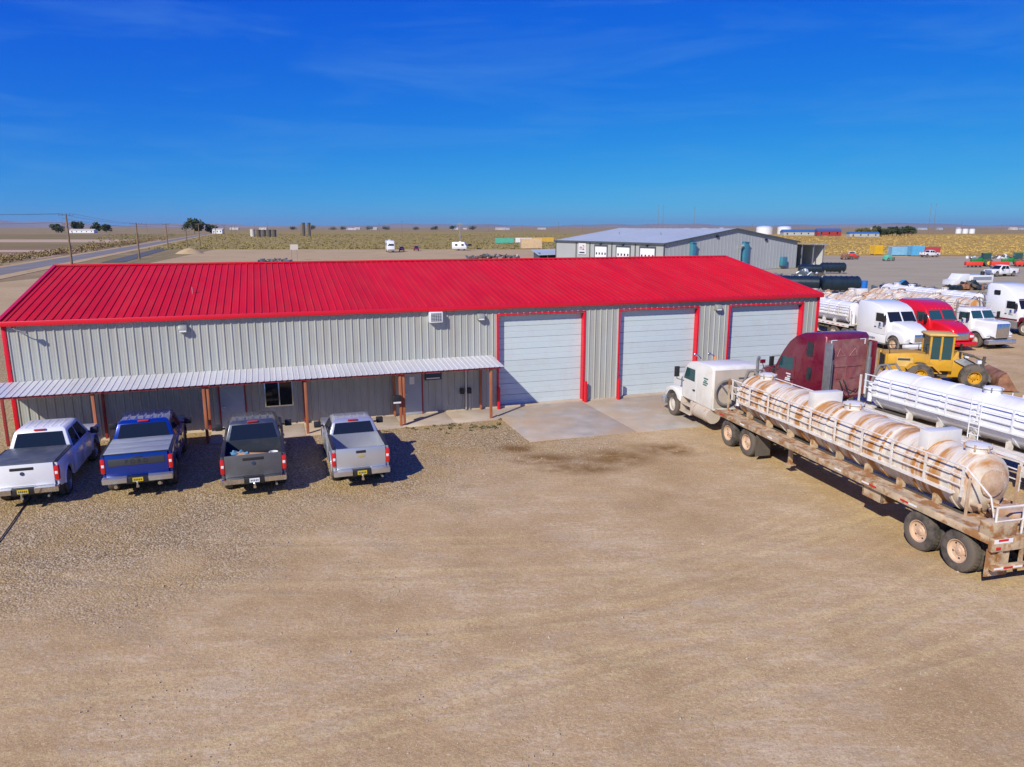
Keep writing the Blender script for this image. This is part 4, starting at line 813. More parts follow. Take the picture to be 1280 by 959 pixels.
# the row facing the other way
HR = R(-90+12.5)
hr = Vector((math.cos(HR), math.sin(HR))); hl = Vector((-hr.y, hr.x))
CAB_MID = [(-3.85, .95), (-.55, .95), (-.55, 1.92), (-1.05, 2.68), (-1.25, 2.86), (-1.7, 3.08), (-2.4, 3.22), (-3.6, 3.25), (-3.80, 3.18), (-3.85, 3.05)]
def at_row(fx, fy, back=0.0): p = Vector((fx, fy))+hl*(1.17)-hr*back; return (p.x, p.y, 0)
t3 = semi('white mid-roof sleeper tractor with shaded windshield, first in the row behind the workshop', at_row(26.1, 49.8), HR, M_WHITE, CAB_MID, cw=1.18, hood='aero', wb=5.7, ws=((-.55, 1.92), (-1.05, 2.68)), skirt=M_WHITE, stack=False, wheels=(WH_STEERT, WH_PALE), glass=M_GLASS)
t4 = semi('bright red mid-roof sleeper tractor between two white ones', at_row(29.55, 50.9), HR, M_REDP, CAB_MID, cw=1.18, hood='aero', wb=5.7, ws=((-.55, 1.92), (-1.05, 2.68)), stack=False, glass=M_GLASST)
CAB_DAY = [(-2.05, .98), (-.58, .98), (-.58, 1.95), (-.95, 2.55), (-1.15, 2.66), (-1.9, 2.70), (-2.05, 2.60)]
t5 = semi('white day-cab tractor with a square hood and chrome grille', at_row(32.95, 51.8), HR, M_WHITE, CAB_DAY, cw=1.02, hood='square', wb=5.2, ws=((-.58, 1.95), (-.95, 2.55)), door_x=(-1.85, -.78), hoodz=(1.98, 1.86), glass=M_GLASST)
CAB_TALL = [(-3.95, .95), (-.55, .95), (-.55, 1.95), (-1.0, 2.72), (-1.5, 3.25), (-2.0, 3.62), (-2.6, 3.84), (-3.7, 3.88), (-3.95, 3.72)]
t6 = semi('tall white sleeper tractor with maroon lower stripe and fender', at_row(40.6, 57.8), HR, M_WHITE, CAB_TALL, cw=1.2, hood='aero', wb=5.8, ws=((-.55, 1.95), (-1.0, 2.72)), sleeper_win=((-3.2, -2.55, 2.95, 3.35),), fender_m=M_MAROON, stack=False, skirt=M_ALU)
for s in (-1, 1): MB().box(-3.9, -.7, min(s*1.19, s*1.215), max(s*1.19, s*1.215), 1.06, 1.18).build('stripe', M_MAROON, t6)
MB().box(-1.12, -.98, -.95, .95, 2.66, 2.78).build('visor', M_MAROON, t6, bevel=.02)
for t_, y_ in ((t3, 1.194), (t5, 1.034), (t6, 1.214)):
    for s_ in (-1, 1):
        for k_, (z_, w_) in enumerate(((1.62, .34), (1.54, .22), (1.46, .40))): MB().box(-1.55, -1.55+w_, s_*y_-.003, s_*y_+.003, z_, z_+.045).build('door_lettering', M_INK, t_)
        MB().lathe([(.001, 0), (.11, 0)], (-1.4, s_*(y_+.004), 1.78), 'y', 16).build('door_emblem', cm('emblem_blue', (.03, .08, .30)), t_)
# ---------------------------------------------------------------- vacuum tank trailers
M_RINGR = mat('rust_streaked_ring', (0.66, 0.60, 0.50), 0.6, dirt=(0.42, 0.19, 0.05), dscale=1.6, damt=1.0, dlow=0.44, dsoft=.08)
def tanker(label, loc, rz, tank_m, deck_m, rail_m, wheels, tape=False, XF=11.3, rusty=False, cz=1.95, rad=.80, name='tank_trailer', group='tank trailers'):
    t = thing(name, label, 'tank trailer', loc, rz, group)
    XB = 0.0 if rusty else -1.15; XQ = -1.15
    # tank with dished heads and girth rings
    N = 36
    def ring(x, r): return [(x, r*math.cos(2*math.pi*i/N), cz+r*math.sin(2*math.pi*i/N)) for i in range(N)]
    tk = MB().loft([ring(XB-.22, .05), ring(XB-.20, rad*.45), ring(XB-.12, rad*.8), ring(XB, rad), ring(XF-.8, rad), ring(XF-.68, rad*.8), ring(XF-.60, rad*.45), ring(XF-.58, .05)]).build('tank', tank_m, t, smooth=40)
    for k in range(9):
        x = XB+.25+k*(XF-.8-XB-.5)/8; MB().lathe([(rad-.01, -.045), (rad+.035, -.04), (rad+.035, .04), (rad-.01, .045)], (x, 0, cz), 'x', N).build('girth_ring', (M_RINGR if k % 3 else tank_m) if rusty else tank_m, tk, smooth=40)
    # frame, deck planks along each side, skirt
    for s in (-1, 1):
        MB().box(-1.6, XF-.1, s*.50-.07, s*.50+.07, .92, 1.18).build('frame_rail', M_UNDER, t)
        dk = MB().box(-1.5, XF, min(s*1.22, s*1.30), max(s*1.22, s*1.30), 1.08, 1.27).build('deck_edge', deck_m, t, bevel=.012)
        for k in range(4):
            y0 = .72+k*.125; MB().box(-1.45, XF-.04, min(s*y0, s*(y0+.115)), max(s*y0, s*(y0+.115)), 1.205, 1.245+.004*(k % 2)).build('deck_plank', deck_m, dk)
        x = -1.4; k = 0
        while x < XF-.4:
            if tape or random.random() < .10:
                MB().box(x, x+.29, min(s*1.302, s*1.306), max(s*1.302, s*1.306), 1.15, 1.20).build('tape', M_TAPER if k % 2 == 0 else M_TAPEW, dk)
            x += .30; k += 1
        for k in range(8):
            x = XB+.8+k*(XF-2.2)/7; MB().box(x-.05, x+.05, min(s*.46, s*.70), max(s*.46, s*.70), 1.18, 1.46).build('saddle', deck_m, tk)
        # ledge and railing
        MB().box(XB+.1, XF-.9, min(s*(rad-.06), s*(rad+.10)), max(s*(rad-.06), s*(rad+.10)), cz-.22, cz-.16).build('ledge', rail_m, tk)
        rl = MB()
        y = s*(rad+.09); zt = cz+.60
        rl.cyl((XQ+.9, y, zt), (XF-.5, y, zt), .024, n=8).cyl((XQ+.9, y, zt-.26), (XF-.5, y, zt-.26), .02, n=8).cyl((XQ+.9, y, zt-.52), (XF-.5, y, zt-.52), .02, n=8)
        rl.tube([(XQ+.9, y, zt), (XQ+.1, y, zt-.50), (XQ-.15, y, 1.3)], .024)
        rl = rl.build('railing', rail_m, tk)
        for k in range(10):
            x = XQ+.95+k*(XF-.5-XQ-1.0)/9; MB().box(x-.03, x+.03, y-.02, y+.02, cz-.20, zt).build('railing_post', rail_m, rl)
        if not rusty:
            ld = MB()
            for q in (0, .38): ld.cyl((5.9+q, s*(rad+.14), 1.3), (5.9+q, s*(rad+.14), zt+.12), .02, n=6)
            for z_ in (1.45, 1.7, 1.95, 2.2): ld.cyl((5.9, s*(rad+.14), z_), (6.28, s*(rad+.14), z_), .016, n=6)
            ld.build('ladder', rail_m, tk)
    # splash boxes, hatches, fittings on the crown
    for x in ((6.2, 1.35) if rusty else ()):
        MB().prism([(x-.03, cz+.35), (x+.30, cz+.35), (x+.30, cz+rad+.26), (x-.03, cz+rad+.26)], -.50, .58).build('splash_box', M_CABW, tk, bevel=.01)
    for x in ((5.0, .3, 9.8) if rusty else (6.3, 2.2, .2)):
        mh = MB().cyl((x, 0, cz+rad-.08), (x, 0, cz+rad+.13), .28, n=20).build('hatch', rail_m, tk)
        MB().lathe([(.32, .13), (.32, .17), (.2, .21), (.01, .22)], (x, 0, cz+rad), 'z', 20).build('hatch_lid', tank_m if not rusty else M_CABW, mh)
        for a in range(6): MB().cyl((x+.31*math.cos(a*1.05), .31*math.sin(a*1.05), cz+rad+.05), (x+.31*math.cos(a*1.05), .31*math.sin(a*1.05), cz+rad+.2), .025, n=6).build('hatch_bolt', M_RUST if rusty else M_STEEL, mh)
    MB().sweep([(XF-1.0, .1, cz+rad), (XF-.8, .12, cz+rad+.18), (XF-.5, .2, cz+rad+.1), (XF-.35, .35, cz+.3), (XF-.32, .4, cz-.3), (XF-.4, .42, 1.3)], .06, 10).sweep([(XF-1.2, -.2, cz+rad-.05), (XF-.9, -.2, cz+rad+.22), (XF-.45, -.15, cz+rad+.1), (XF-.28, -.1, cz), (XF-.3, 0, 1.3)], .045, 10).build('suction_hose', M_HOSE, tk)
    MB().cyl((XF-.55, .55, 1.5), (XF-.55, .55, 2.25), .13, n=14).cyl((XF-.5, -.5, 1.3), (XF-.5, -.5, 2.0), .16, n=14).build('filter_bottle', M_TANKW, tk)
    MB().box(XF-.75, XF-.25, -.62, .62, 1.2, 1.3).box(XF-.3, XF-.24, -.9, -.84, 1.2, 2.3).box(XF-.3, XF-.24, .84, .9, 1.2, 2.55).build('front_bracket', deck_m, t)
    # gooseneck and king pin plate, landing gear
    MB().box(XF-2.2, XF-.1, -.48, .48, 1.16, 1.24).build('king_pin_plate', M_UNDER, t)
    for s in (-1, 1): MB().box(6.9, 7.02, s*.75-.06, s*.75+.06, .32, 1.05).box(6.82, 7.10, s*.75-.14, s*.75+.14, .28, .32).build('landing_leg', deck_m, t)
    MB().box(3.1, 4.2, .55, 1.2, .62, 1.0).build('tool_box', deck_m, t, bevel=.01) if not rusty else MB().box(2.1, 2.9, 1.10, 1.16, .72, 1.08).box(2.1, 2.16, .6, 1.16, .72, 1.08).box(2.84, 2.9, .6, 1.16, .72, 1.08).build('tool_rack', deck_m, t)
    # running gear and tail
    for x in (.63, -.63):
        MB().cyl((x, -1.0, .52), (x, 1.0, .52), .08, n=10).build('axle', M_UNDER, t)
        for s in (-1, 1): put_wheel(t, wheels, x, s*1.12, .52, s); put_wheel(t, (wheels[0], wheels[1], None), x, s*.80, .52, s)
    MB().box(-1.0, 1.0, -.62, .62, .72, .92).build('suspension', M_UNDER, t)
    tl = MB().box(-1.62, -1.50, -1.29, 1.29, .92, 1.26).box(-1.55, -1.20, .55, 1.29, 1.26, 1.60).build('tail_frame', deck_m, t, bevel=.01)
    for s in (-1, 1):
        MB().box(-1.63, -1.60, min(s*.72, s*1.25), max(s*.72, s*1.25), 1.13, 1.24).build('lamp_panel', M_TAPEW, tl); MB().box(-1.645, -1.62, s*1.12-.06, s*1.12+.06, .98, 1.04).build('tail_lamp', M_LAMPR, tl)
        MB().box(-1.64, -1.62, s*1.0-.14, s*1.0+.14, 1.185, 1.235).build('tape', M_TAPER, tl)
        MB().box(-1.60, -1.54, s*.98-.04, s*.98+.04, .5, .95).box(-1.60, -1.54, s*.35-.04, s*.35+.04, .5, .95).build('bumper_hanger', deck_m, tl)
        MB().box(-1.50, -1.47, min(s*.62, s*1.28), max(s*.62, s*1.28), .25, .95).build('mud_flap', M_DECK if rusty else M_RUBBER, t)
    bp = MB().box(-1.72, -1.60, -1.28, 1.28, .48, .60).build('rear_bumper', deck_m, t, bevel=.01)
    for k in range(9): MB().box(-1.724, -1.716, -1.24+k*.28, -1.24+k*.28+.27, .52, .57).build('tape', M_TAPER if k % 2 else M_TAPEW, bp)
    if rusty:   # plated tail deck with pump, pipework and a guard frame
        MB().box(-1.48, XB-.05, -1.20, 1.20, 1.14, 1.20).build('tail_deck', deck_m, t)
        pm = MB().box(-1.2, -.6, -.35, .30, 1.20, 1.62).cyl((-1.3, -.05, 1.42), (-.5, -.05, 1.42), .17, n=14).build('pump', M_RUST, t, bevel=.02)
        MB().sweep([(-.3, .0, 1.5), (-.6, .35, 1.55), (-.95, .5, 1.35), (-1.35, .55, 1.3)], .06, 8).sweep([(-.3, -.3, 1.4), (-.7, -.55, 1.5), (-1.3, -.6, 1.35)], .06, 8).cyl((-.9, .6, 1.2), (-.9, .6, 1.75), .05, n=8).lathe([(.12, 0), (.14, .02), (.12, .04)], (-.9, .6, 1.74), 'z', 12).build('pipework', M_DECK, t)
        MB().tube([(-1.45, -1.1, 1.2), (-1.45, -1.1, 2.1), (-.5, -1.0, 2.3)], .035).tube([(-1.45, 1.1, 1.2), (-1.45, 1.1, 1.95), (-1.45, .3, 1.95), (-1.45, .3, 1.2)], .03).tube([(-1.45, 1.1, 1.6), (-1.45, .3, 1.6)], .025).build('guard_frame', M_RAILW, t)
    rr = random.Random(4); mb = MB()
    for k in range(7):
        y = rr.uniform(-.5, .5); zz = rr.uniform(1.0, 1.6); mb.cyl((XB-.15, y, zz), (XB-.42, y+rr.uniform(-.1, .1), zz+rr.uniform(-.15, .1)), rr.uniform(.05, .10), n=10)
    mb.lathe([(.34, 0), (.36, -.08), (.2, -.12), (.01, -.13)], (XB-.2, 0, cz+.1), 'x', 20)
    for a in range(8): mb.ball((XB-.26, .33*math.cos(a*.785), cz+.1+.33*math.sin(a*.785)), .04)
    mb.box(XB-.45, XB-.1, -.5, .5, .95, 1.05).build('valve_cluster', M_RUST if rusty else M_STEEL, tk)
    for y_, zt_ in ((-.75, cz+.5), (.75, cz+.3)): MB().box(XB-.30, XB-.26, y_-.03, y_+.03, 1.2, zt_).build('tail_upright', M_RUST if rusty else rail_m, tk)
    return t
d14 = Vector((-math.sin(R(14)), math.cos(R(14)))); r14 = Vector((math.cos(R(14)), math.sin(R(14))))
tr1 = tanker('rust-stained white tank trailer with dusty plank deck and railing', (12.12, 17.90, 0), H14, M_TANKR, M_DECK, M_RAILW, WH_TAN, rusty=True)
tr2 = tanker('clean white tank trailer with red and white side tape behind the maroon tractor', (18.62, 18.75, 0), R(90+18.6), M_TANKW, M_RAILW, M_TAPEW, WH_PALE, tape=True, XF=11.6, cz=2.02)
def behind(p, wb): q = Vector((p[0], p[1]))-hr*(wb+10.2); return (q.x, q.y, 0)
tr3 = tanker('white tank trailer behind the first white tractor in the row', behind(t3.location, 5.7), HR, M_TANKW, M_RAILW, M_RAILW, WH_PALE, tape=True, cz=2.02)
tr4 = tanker('stained tank trailer behind the red tractor', behind(t4.location, 5.7), HR, M_TANKR, M_RAILW, M_RAILW, WH_TAN, tape=True, cz=2.0)
tr5 = tanker('stained tank trailer behind the white day-cab tractor', behind(t5.location, 5.2), HR, M_TANKR, M_RAILW, M_RAILW, WH_PALE, tape=False, cz=2.0, rusty=True)
tr6 = tanker('white tank trailer behind the tall white tractor', behind(t6.location, 5.8), HR, M_TANKW, M_RAILW, M_RAILW, WH_PALE, tape=True, cz=2.0)
tr7 = tanker('stained tank trailer parked without a tractor between the day cab and the tall tractor', behind((37.4, 55.5), 3.0), HR, M_TANKR, M_RAILW, M_RAILW, WH_PALE, cz=2.0)
for s_, lab in ((-1, 'curved grey'),): pass
# ---------------------------------------------------------------- wheel loader
def loader(label, loc, rz):
    t = thing('wheel_loader', label, 'wheel loader', loc, rz)
    # x forward; rear axle at 0, front axle at 2.9
    LW = wheel_meshes('loader', .72, .52, .36, M_YEL)
    MB().prism([(-1.75, .75), (-.2, .75), (.55, .95), (.55, 1.85), (-.3, 1.95), (-1.65, 1.85), (-1.75, 1.7)], -.78, .78, .05).build('engine_hood', M_YEL, t, smooth=40)
    MB().box(-1.78, -1.72, -.60, .60, .95, 1.72).build('radiator', M_BLACK, t)
    for s in (-1, 1):
        MB().box(-1.80, -1.68, min(s*.60, s*.80), max(s*.60, s*.80), .70, 1.86).build('rear_post', M_YEL, t, bevel=.02)
        MB().box(-1.2, -.35, min(s*.78, s*.80), max(s*.78, s*.80), 1.15, 1.7).build('side_panel', M_YELTOP, t)
        MB().prism([(-.75, 1.10), (-.5, 1.38), (.6, 1.38), (.95, 1.0), (.95, .92), (.55, 1.28), (-.45, 1.28), (-.7, 1.05)], min(s*.62, s*1.22), max(s*.62, s*1.22)).build('rear_fender', M_YEL, t)
        st = MB().box(.75, 1.15, min(s*.75, s*1.1), max(s*.75, s*1.1), .5, .55).box(.72, 1.12, min(s*.75, s*1.05), max(s*.75, s*1.05), .85, .9).build('step', M_YEL, t)
        put_wheel(t, LW, 0, s*.98, .72, s); put_wheel(t, LW, 2.75, s*.98, .72, s)
        # lift arm and tilt link
        MB().prism([(1.85, 1.55), (2.3, 1.7), (3.5, 1.05), (4.0, .45), (3.8, .35), (3.2, .85), (2.2, 1.35)], min(s*.42, s*.54), max(s*.42, s*.54), .02).build('lift_arm', M_STEEL, t)
        MB().cyl((1.9, s*.3, .9), (3.2, s*.3, 1.0), .07, n=10).build('hydraulic_ram', M_CHROME, t)
        MB().cyl((2.95, s*.95, 1.55), (2.95, s*.95, 1.3), .05, n=8).box(2.85, 3.05, s*.95-.12, s*.95+.12, 1.5, 1.68).build('work_lamp', M_LAMPC, t)
    cb = MB().box(.45, 1.72, -.72, .72, .95, 1.60).build('cab_base', M_YEL, t, bevel=.03)
    for x, y in ((.50, -.68), (.50, .68), (1.66, -.68), (1.66, .68), (1.05, .70), (1.05, -.70)): MB().box(x-.05, x+.05, y-.05, y+.05, 1.58, 2.92).build('cab_pillar', M_YEL, cb)
    MB().prism([(.38, 2.90), (1.80, 2.90), (1.90, 2.97), (1.78, 3.06), (.42, 3.06), (.32, 2.98)], -.80, .80, .08).build('cab_roof', M_YELTOP, cb, smooth=50)
    for s in (-1, 1):
        MB().box(.56, 1.0, s*.69-.01, s*.69+.01, 1.62, 2.88).build('side_window', M_GLASST, cb); MB().box(1.10, 1.60, s*.69-.01, s*.69+.01, 1.25, 2.88).build('side_window', M_GLASST, cb)
    MB().box(.49, .51, -.62, .62, 1.64, 2.86).build('rear_window', M_GLASST, cb); MB().box(1.66, 1.68, -.62, .62, 1.40, 2.86).build('windshield', M_GLASST, cb)
    MB().prism([(1.6, .55), (1.75, 1.55), (2.0, 2.05), (2.25, 2.0), (2.4, 1.5), (3.2, .95), (3.2, .6)], -.40, .40, .03).build('front_frame', M_YEL, t, smooth=40)
    MB().box(.8, 1.9, -.35, .35, .5, .9).build('articulation_joint', M_UNDER, t)
    MB().cyl((2.15, 0, 1.95), (3.0, 0, 1.75), .08, n=10).cyl((3.0, 0, 1.75), (3.65, 0, 1.40), .05, n=10).prism([(3.3, .9), (3.5, 1.75), (3.62, 1.75), (3.55, .9)], -.06, .06).build('tilt_linkage', M_UNDER, t)
    # bucket: open curved shell
    prof = [(4.95, .06), (4.2, .04), (3.95, .16), (3.82, .45), (3.88, .80), (4.10, 1.02), (4.28, 1.10)]
    inner = [(4.93, .10), (4.22, .09), (4.02, .20), (3.90, .46), (3.95, .76), (4.14, .96), (4.30, 1.05)]
    bk = MB().loft([[(x, -1.28, z) for x, z in prof+inner[::-1]], [(x, 1.28, z) for x, z in prof+inner[::-1]]]).build('bucket', M_BUCKET, t, smooth=40)
    for s in (-1, 1): MB().prism(prof, min(s*1.24, s*1.28), max(s*1.24, s*1.28)).build('bucket_cheek', M_BUCKET, bk)
    MB().box(4.7, 5.02, -1.30, 1.30, .02, .075).build('cutting_edge', M_STEEL, bk)
    for s in (-1, 1):
        MB().tube([(-1.6, s*.7, 1.86), (-1.6, s*.7, 2.15), (.3, s*.7, 2.25), (.3, s*.7, 1.9)], .02).build('hand_rail', M_BLACK, t)
        MB().tube([(1.7, s*.72, 2.5), (1.95, s*1.0, 2.45)], .02).box(1.9, 1.97, s*1.05-.10, s*1.05+.10, 2.2, 2.6).build('mirror', M_BLACK, t)
        MB().sweep([(1.95, s*.2, 1.5), (2.3, s*.25, 1.75), (2.9, s*.28, 1.45), (3.3, s*.22, 1.2)], .025, 6).build('hydraulic_hose', M_BLACK, t)
        MB().box(-1.15, -.5, s*.801-.004, s*.801+.004, 1.5, 1.62).build('decal', M_INK, t)
    MB().cyl((-.9, .35, 1.9), (-.9, .35, 2.35), .06, n=10).build('exhaust_stack', M_STEEL, t)
    for x in (0, 2.75): MB().cyl((x, -.9, .72), (x, .9, .72), .16, n=10).build('axle', M_UNDER, t)
    return t
lo_ = loader('yellow wheel loader with a rusty bucket parked behind the white trailer', (21.95, 39.3, 0), R(-13)); lo_.scale = (.94, .94, .94)
# ================================================================== FAR BUILDINGS
B2 = thing('metal_warehouse', 'pale grey metal warehouse with white windowed doors and dark trim', 'building', (28.4, 139.0, 0), R(28.7))
# local x along the gable (35.7), y along the door side (38)
GW, GL, E2, R2 = 35.7, 38.0, 5.5, 8.15
wl = MB().add([(0,0,0),(GW,0,0),(GW,0,E2),(GW/2,0,R2-.1),(0,0,E2),(0,GL,0),(GW,GL,0),(GW,GL,E2),(GW/2,GL,R2-.1),(0,GL,E2)], [(0,1,2,3,4),(9,8,7,6,5),(0,4,9,5),(1,6,7,2),(0,5,6,1)]).build('walls', M_B2WALL, B2)
for k in range(39):
    x = .46+k*.9144; zt = E2+(R2-E2)*(1-abs(x-GW/2)/(GW/2))-.15; MB().box(x-.05, x+.05, -.05, -.005, .1, zt).build('wall_rib', M_B2WALL, wl)
rf = MB()
rf.add([(-.3,-.4,E2-.05),(GW/2,-.4,R2),(GW/2,GL+.4,R2),(-.3,GL+.4,E2-.05),(-.3,-.4,E2-.2),(GW/2,-.4,R2-.15),(GW/2,GL+.4,R2-.15),(-.3,GL+.4,E2-.2)], [(0,1,2,3),(7,6,5,4),(0,4,5,1),(2,6,7,3),(3,7,4,0)])
rf.add([(GW+.3,-.4,E2-.05),(GW/2,-.4,R2),(GW/2,GL+.4,R2),(GW+.3,GL+.4,E2-.05),(GW+.3,-.4,E2-.2),(GW/2,-.4,R2-.15),(GW/2,GL+.4,R2-.15),(GW+.3,GL+.4,E2-.2)], [(0,3,2,1),(4,5,6,7),(0,1,5,4),(2,3,7,6),(3,0,4,7)])
rf = rf.build('roof', M_B2ROOF, B2, smooth=10)
for k in range(0, 40, 2): MB().add([(-.3, k*.95, E2-.04), (GW/2, k*.95, R2+.01), (GW/2, k*.95+.06, R2+.01), (-.3, k*.95+.06, E2-.04), (-.3, k*.95+.03, E2+.01), (GW/2, k*.95+.03, R2+.06)], [(0,1,5,4),(4,5,2,3)]).build('roof_seam', M_B2ROOF, rf)
for s in (0, 1): MB().add([(-.35 if s == 0 else GW+.35, -.46, E2-.3), (GW/2, -.46, R2-.22), (GW/2, -.46, R2+.06), (-.35 if s == 0 else GW+.35, -.46, E2), (-.35 if s == 0 else GW+.35, -.36, E2-.3), (GW/2, -.36, R2-.22), (GW/2, -.36, R2+.06), (-.35 if s == 0 else GW+.35, -.36, E2)], [(0,1,2,3),(7,6,5,4),(0,4,5,1),(3,2,6,7)]).build('rake_trim', M_B2TRIM, rf)
MB().box(-.42, -.28, -.4, GL+.4, E2-.30, E2+.0).build('eave_trim', M_B2TRIM, rf)
for y in (0, 8.6, 16.3, 24.2, 29.5, 37.9): MB().box(-.12, .0, y-.12, y+.12, 0, E2-.2).build('pilaster', M_B2TRIM, wl)
for y0, y1 in ((2.6, 7.0), (10.3, 14.6), (18.0, 22.2)):
    d = MB().box(-.10, .0, y0, y1, 0, 4.45).build('dock_door', mat('bright_white', (.80, .81, .83), .4), B2)
    MB().box(-.16, .0, y0-.22, y0, 0, 4.6).box(-.16, .0, y1, y1+.22, 0, 4.6).box(-.17, .0, y0-.22, y1+.22, 4.45, 4.8).build('door_frame', M_B2TRIM, d)
    for k in range(4): yy = y0+.55+k*(y1-y0-1.1)/3; MB().box(-.115, -.09, yy-.22, yy+.22, 2.75, 3.2).build('door_pane', M_GLASS, d)
    MB().box(-.45, -.15, (y0+y1)/2-.25, (y0+y1)/2+.25, 4.85, 5.05).build('lamp', M_BLACK, B2)
sgn = MB().box(-.18, -.05, 25.6, 28.4, 2.6, 5.0).build('sign_board', mat('sign_white', (.72, .70, .70), .5), B2)
text_part('sign_letters', 'm2', 1.5, mat('sign_maroon', (.16, .02, .04), .5), sgn, Matrix.Translation((-.20, 27.0, 4.0)) @ Matrix.Rotation(R(-90), 4, 'Z') @ Matrix.Rotation(R(90), 4, 'X'))
MB().box(-.20, -.15, 26.0, 28.0, 2.85, 3.15).build('sign_line', M_INK, sgn)
for x, w in ((6.2, 1.3), (19.8, 1.6)):
    tb_ = MB().box(x, x+w*.75, -.8, -.02, 0, 5.4).build('vent_housing', M_TEAL, B2, bevel=.05); tag(tb_, 'tall teal sheet housing on the gable wall')
    MB().prism([(x-.05, 5.4), (x+w*.75+.05, 5.4), (x+w*.75+.05, 5.5), (x-.05, 5.65)], -.9, -.02).build('cap', M_TEAL, tb_)
MB().cyl((18.9, -.5, 0), (18.9, -.5, 4.4), .22, n=12).sweep([(18.9, -.5, 4.3), (18.9, -.7, 4.8), (19.3, -.9, 4.9)], .3, 10).build('flue_pipe', M_ALU, B2)
MB().box(30.6, 32.0, -.9, -.05, .6, 2.4).build('electric_cabinet', M_TEAL, B2, bevel=.03)
for x, z in ((13.0, 6.6), (26.3, 5.9)): MB().box(x-.3, x+.3, -.3, -.02, z-.15, z+.2).build('lamp', M_BLACK, B2)
for q in (12.0, 26.0): MB().cyl((9.0, q, 6.8), (9.0, q, 7.4), .15, n=8).build('roof_vent', M_ALU, rf)
# open lean-to shed beyond the warehouse
S1 = thing('open_shed', 'dark open-fronted shed with a pale roof edge beside the warehouse gable', 'shed', (59.83, 156.2, 0), R(28.7))
MB().box(.1, 10.6, 11.8, 12.0, 0, 4.6).build('wall', M_B2TRIM, S1); MB().box(10.4, 10.6, 2.0, 11.8, 0, 4.55).build('end_wall', M_AWN, S1)
MB().add([(.02,1.4,5.2),(11.0,1.4,4.8),(11.0,12.3,4.8),(.02,12.3,5.2),(.02,1.4,5.02),(11.0,1.4,4.62),(11.0,12.3,4.62),(.02,12.3,5.02)], [(0,1,2,3),(7,6,5,4),(0,4,5,1),(1,5,6,2),(2,6,7,3),(3,7,4,0)]).build('roof', M_B2ROOF, S1)
for x in (3.6, 7.2, 10.5): MB().box(x-.1, x+.1, 1.8, 2.0, 0, 4.7).build('post', M_ALU, S1)
# low shed left of the warehouse
S2 = thing('low_shed', 'low dark shed with a pale sloping roof left of the warehouse', 'shed', (6.6, 178.0, 0), R(12))
MB().box(0, 14, 5.8, 6, 0, 2.2).box(0, .2, 0, 6, 0, 2.4).box(13.8, 14, 0, 6, 0, 2.4).build('wall', M_B2TRIM, S2)
MB().add([(-.5,-.6,2.0),(14.5,-.6,2.3),(14.5,6.4,3.3),(-.5,6.4,3.0),(-.5,-.6,1.85),(14.5,-.6,2.15),(14.5,6.4,3.15),(-.5,6.4,2.85)], [(0,1,2,3),(7,6,5,4),(0,4,5,1),(1,5,6,2),(2,6,7,3),(3,7,4,0)]).build('roof', M_B2ROOF, S2)
for x in (2, 5, 8, 11): MB().box(x-.08, x+.08, 0, .16, 0, 2.05).build('post', M_ALU, S2)
# ---------------------------------------------------------------- boxes and containers
def container(label, loc, rz, col, L=6.1, w=2.44, h=2.6, group='shipping containers', name='container'):
    t = thing(name, label, 'container', loc, rz, group); m = mat('paint_%s' % label.split()[0], col, .5, var=.12, vscale=1)
    MB().box(0, L, 0, w, .12, h).build('box', m, t)
    for x in (0, L): 
        for y in (0, w): MB().box(x-.09, x+.09, y-.09, y+.09, 0, h+.04).build('corner_post', m, t)
    n = int(L/.5)
    for k in range(n):
        x = .3+k*(L-.6)/max(1, n-1)
        MB().box(x-.09, x+.09, -.04, .0, .2, h-.15).build('side_rib', m, t)
    MB().box(-.06, 0, .1, w/2-.03, .2, h-.12).box(-.06, 0, w/2+.03, w-.1, .2, h-.12).build('door', m, t)
    for y in (.5, .9, w-.9, w-.5): MB().cyl((-.09, y, .2), (-.09, y, h-.15), .03, n=6).build('lock_bar', M_STEEL, t)
    return t
container('yellow shipping container end-on beside a blue one', (113.0, 232, 0), R(10), (.70, .42, .02), L=2.6, w=2.4, h=2.9)
container('pale blue shipping container next to the yellow one', (115.3, 226, 0), R(-3), (.20, .42, .60), L=6.1)
container('sky blue shipping container with ribbed doors next to the red one', (119.0, 221.5, 0), R(4), (.10, .38, .62), L=3.6, h=2.9)
container('red shipping container next to the white pickup', (122.5, 222.0, 0), R(0), (.42, .05, .06), L=5.0)
container('green shipping container out in the scrub', (-9.0, 401, 0), R(4), (.08, .42, .30), L=10)
container('white shipping container out in the scrub', (2.0, 415, 0), R(4), (.72, .74, .76), L=9)
container('mustard shipping container out in the scrub', (12.0, 430, 0), R(2), (.58, .36, .05), L=12)
container('long white box trailer out in the scrub beside the warehouse', (28.0, 300, 0), R(8), (.70, .72, .72), L=9, h=2.4)
bt = container('tan storage box beside the dirt track', (3.6, 296, 0), R(5), (.60, .44, .26), L=8.2, h=4.0)
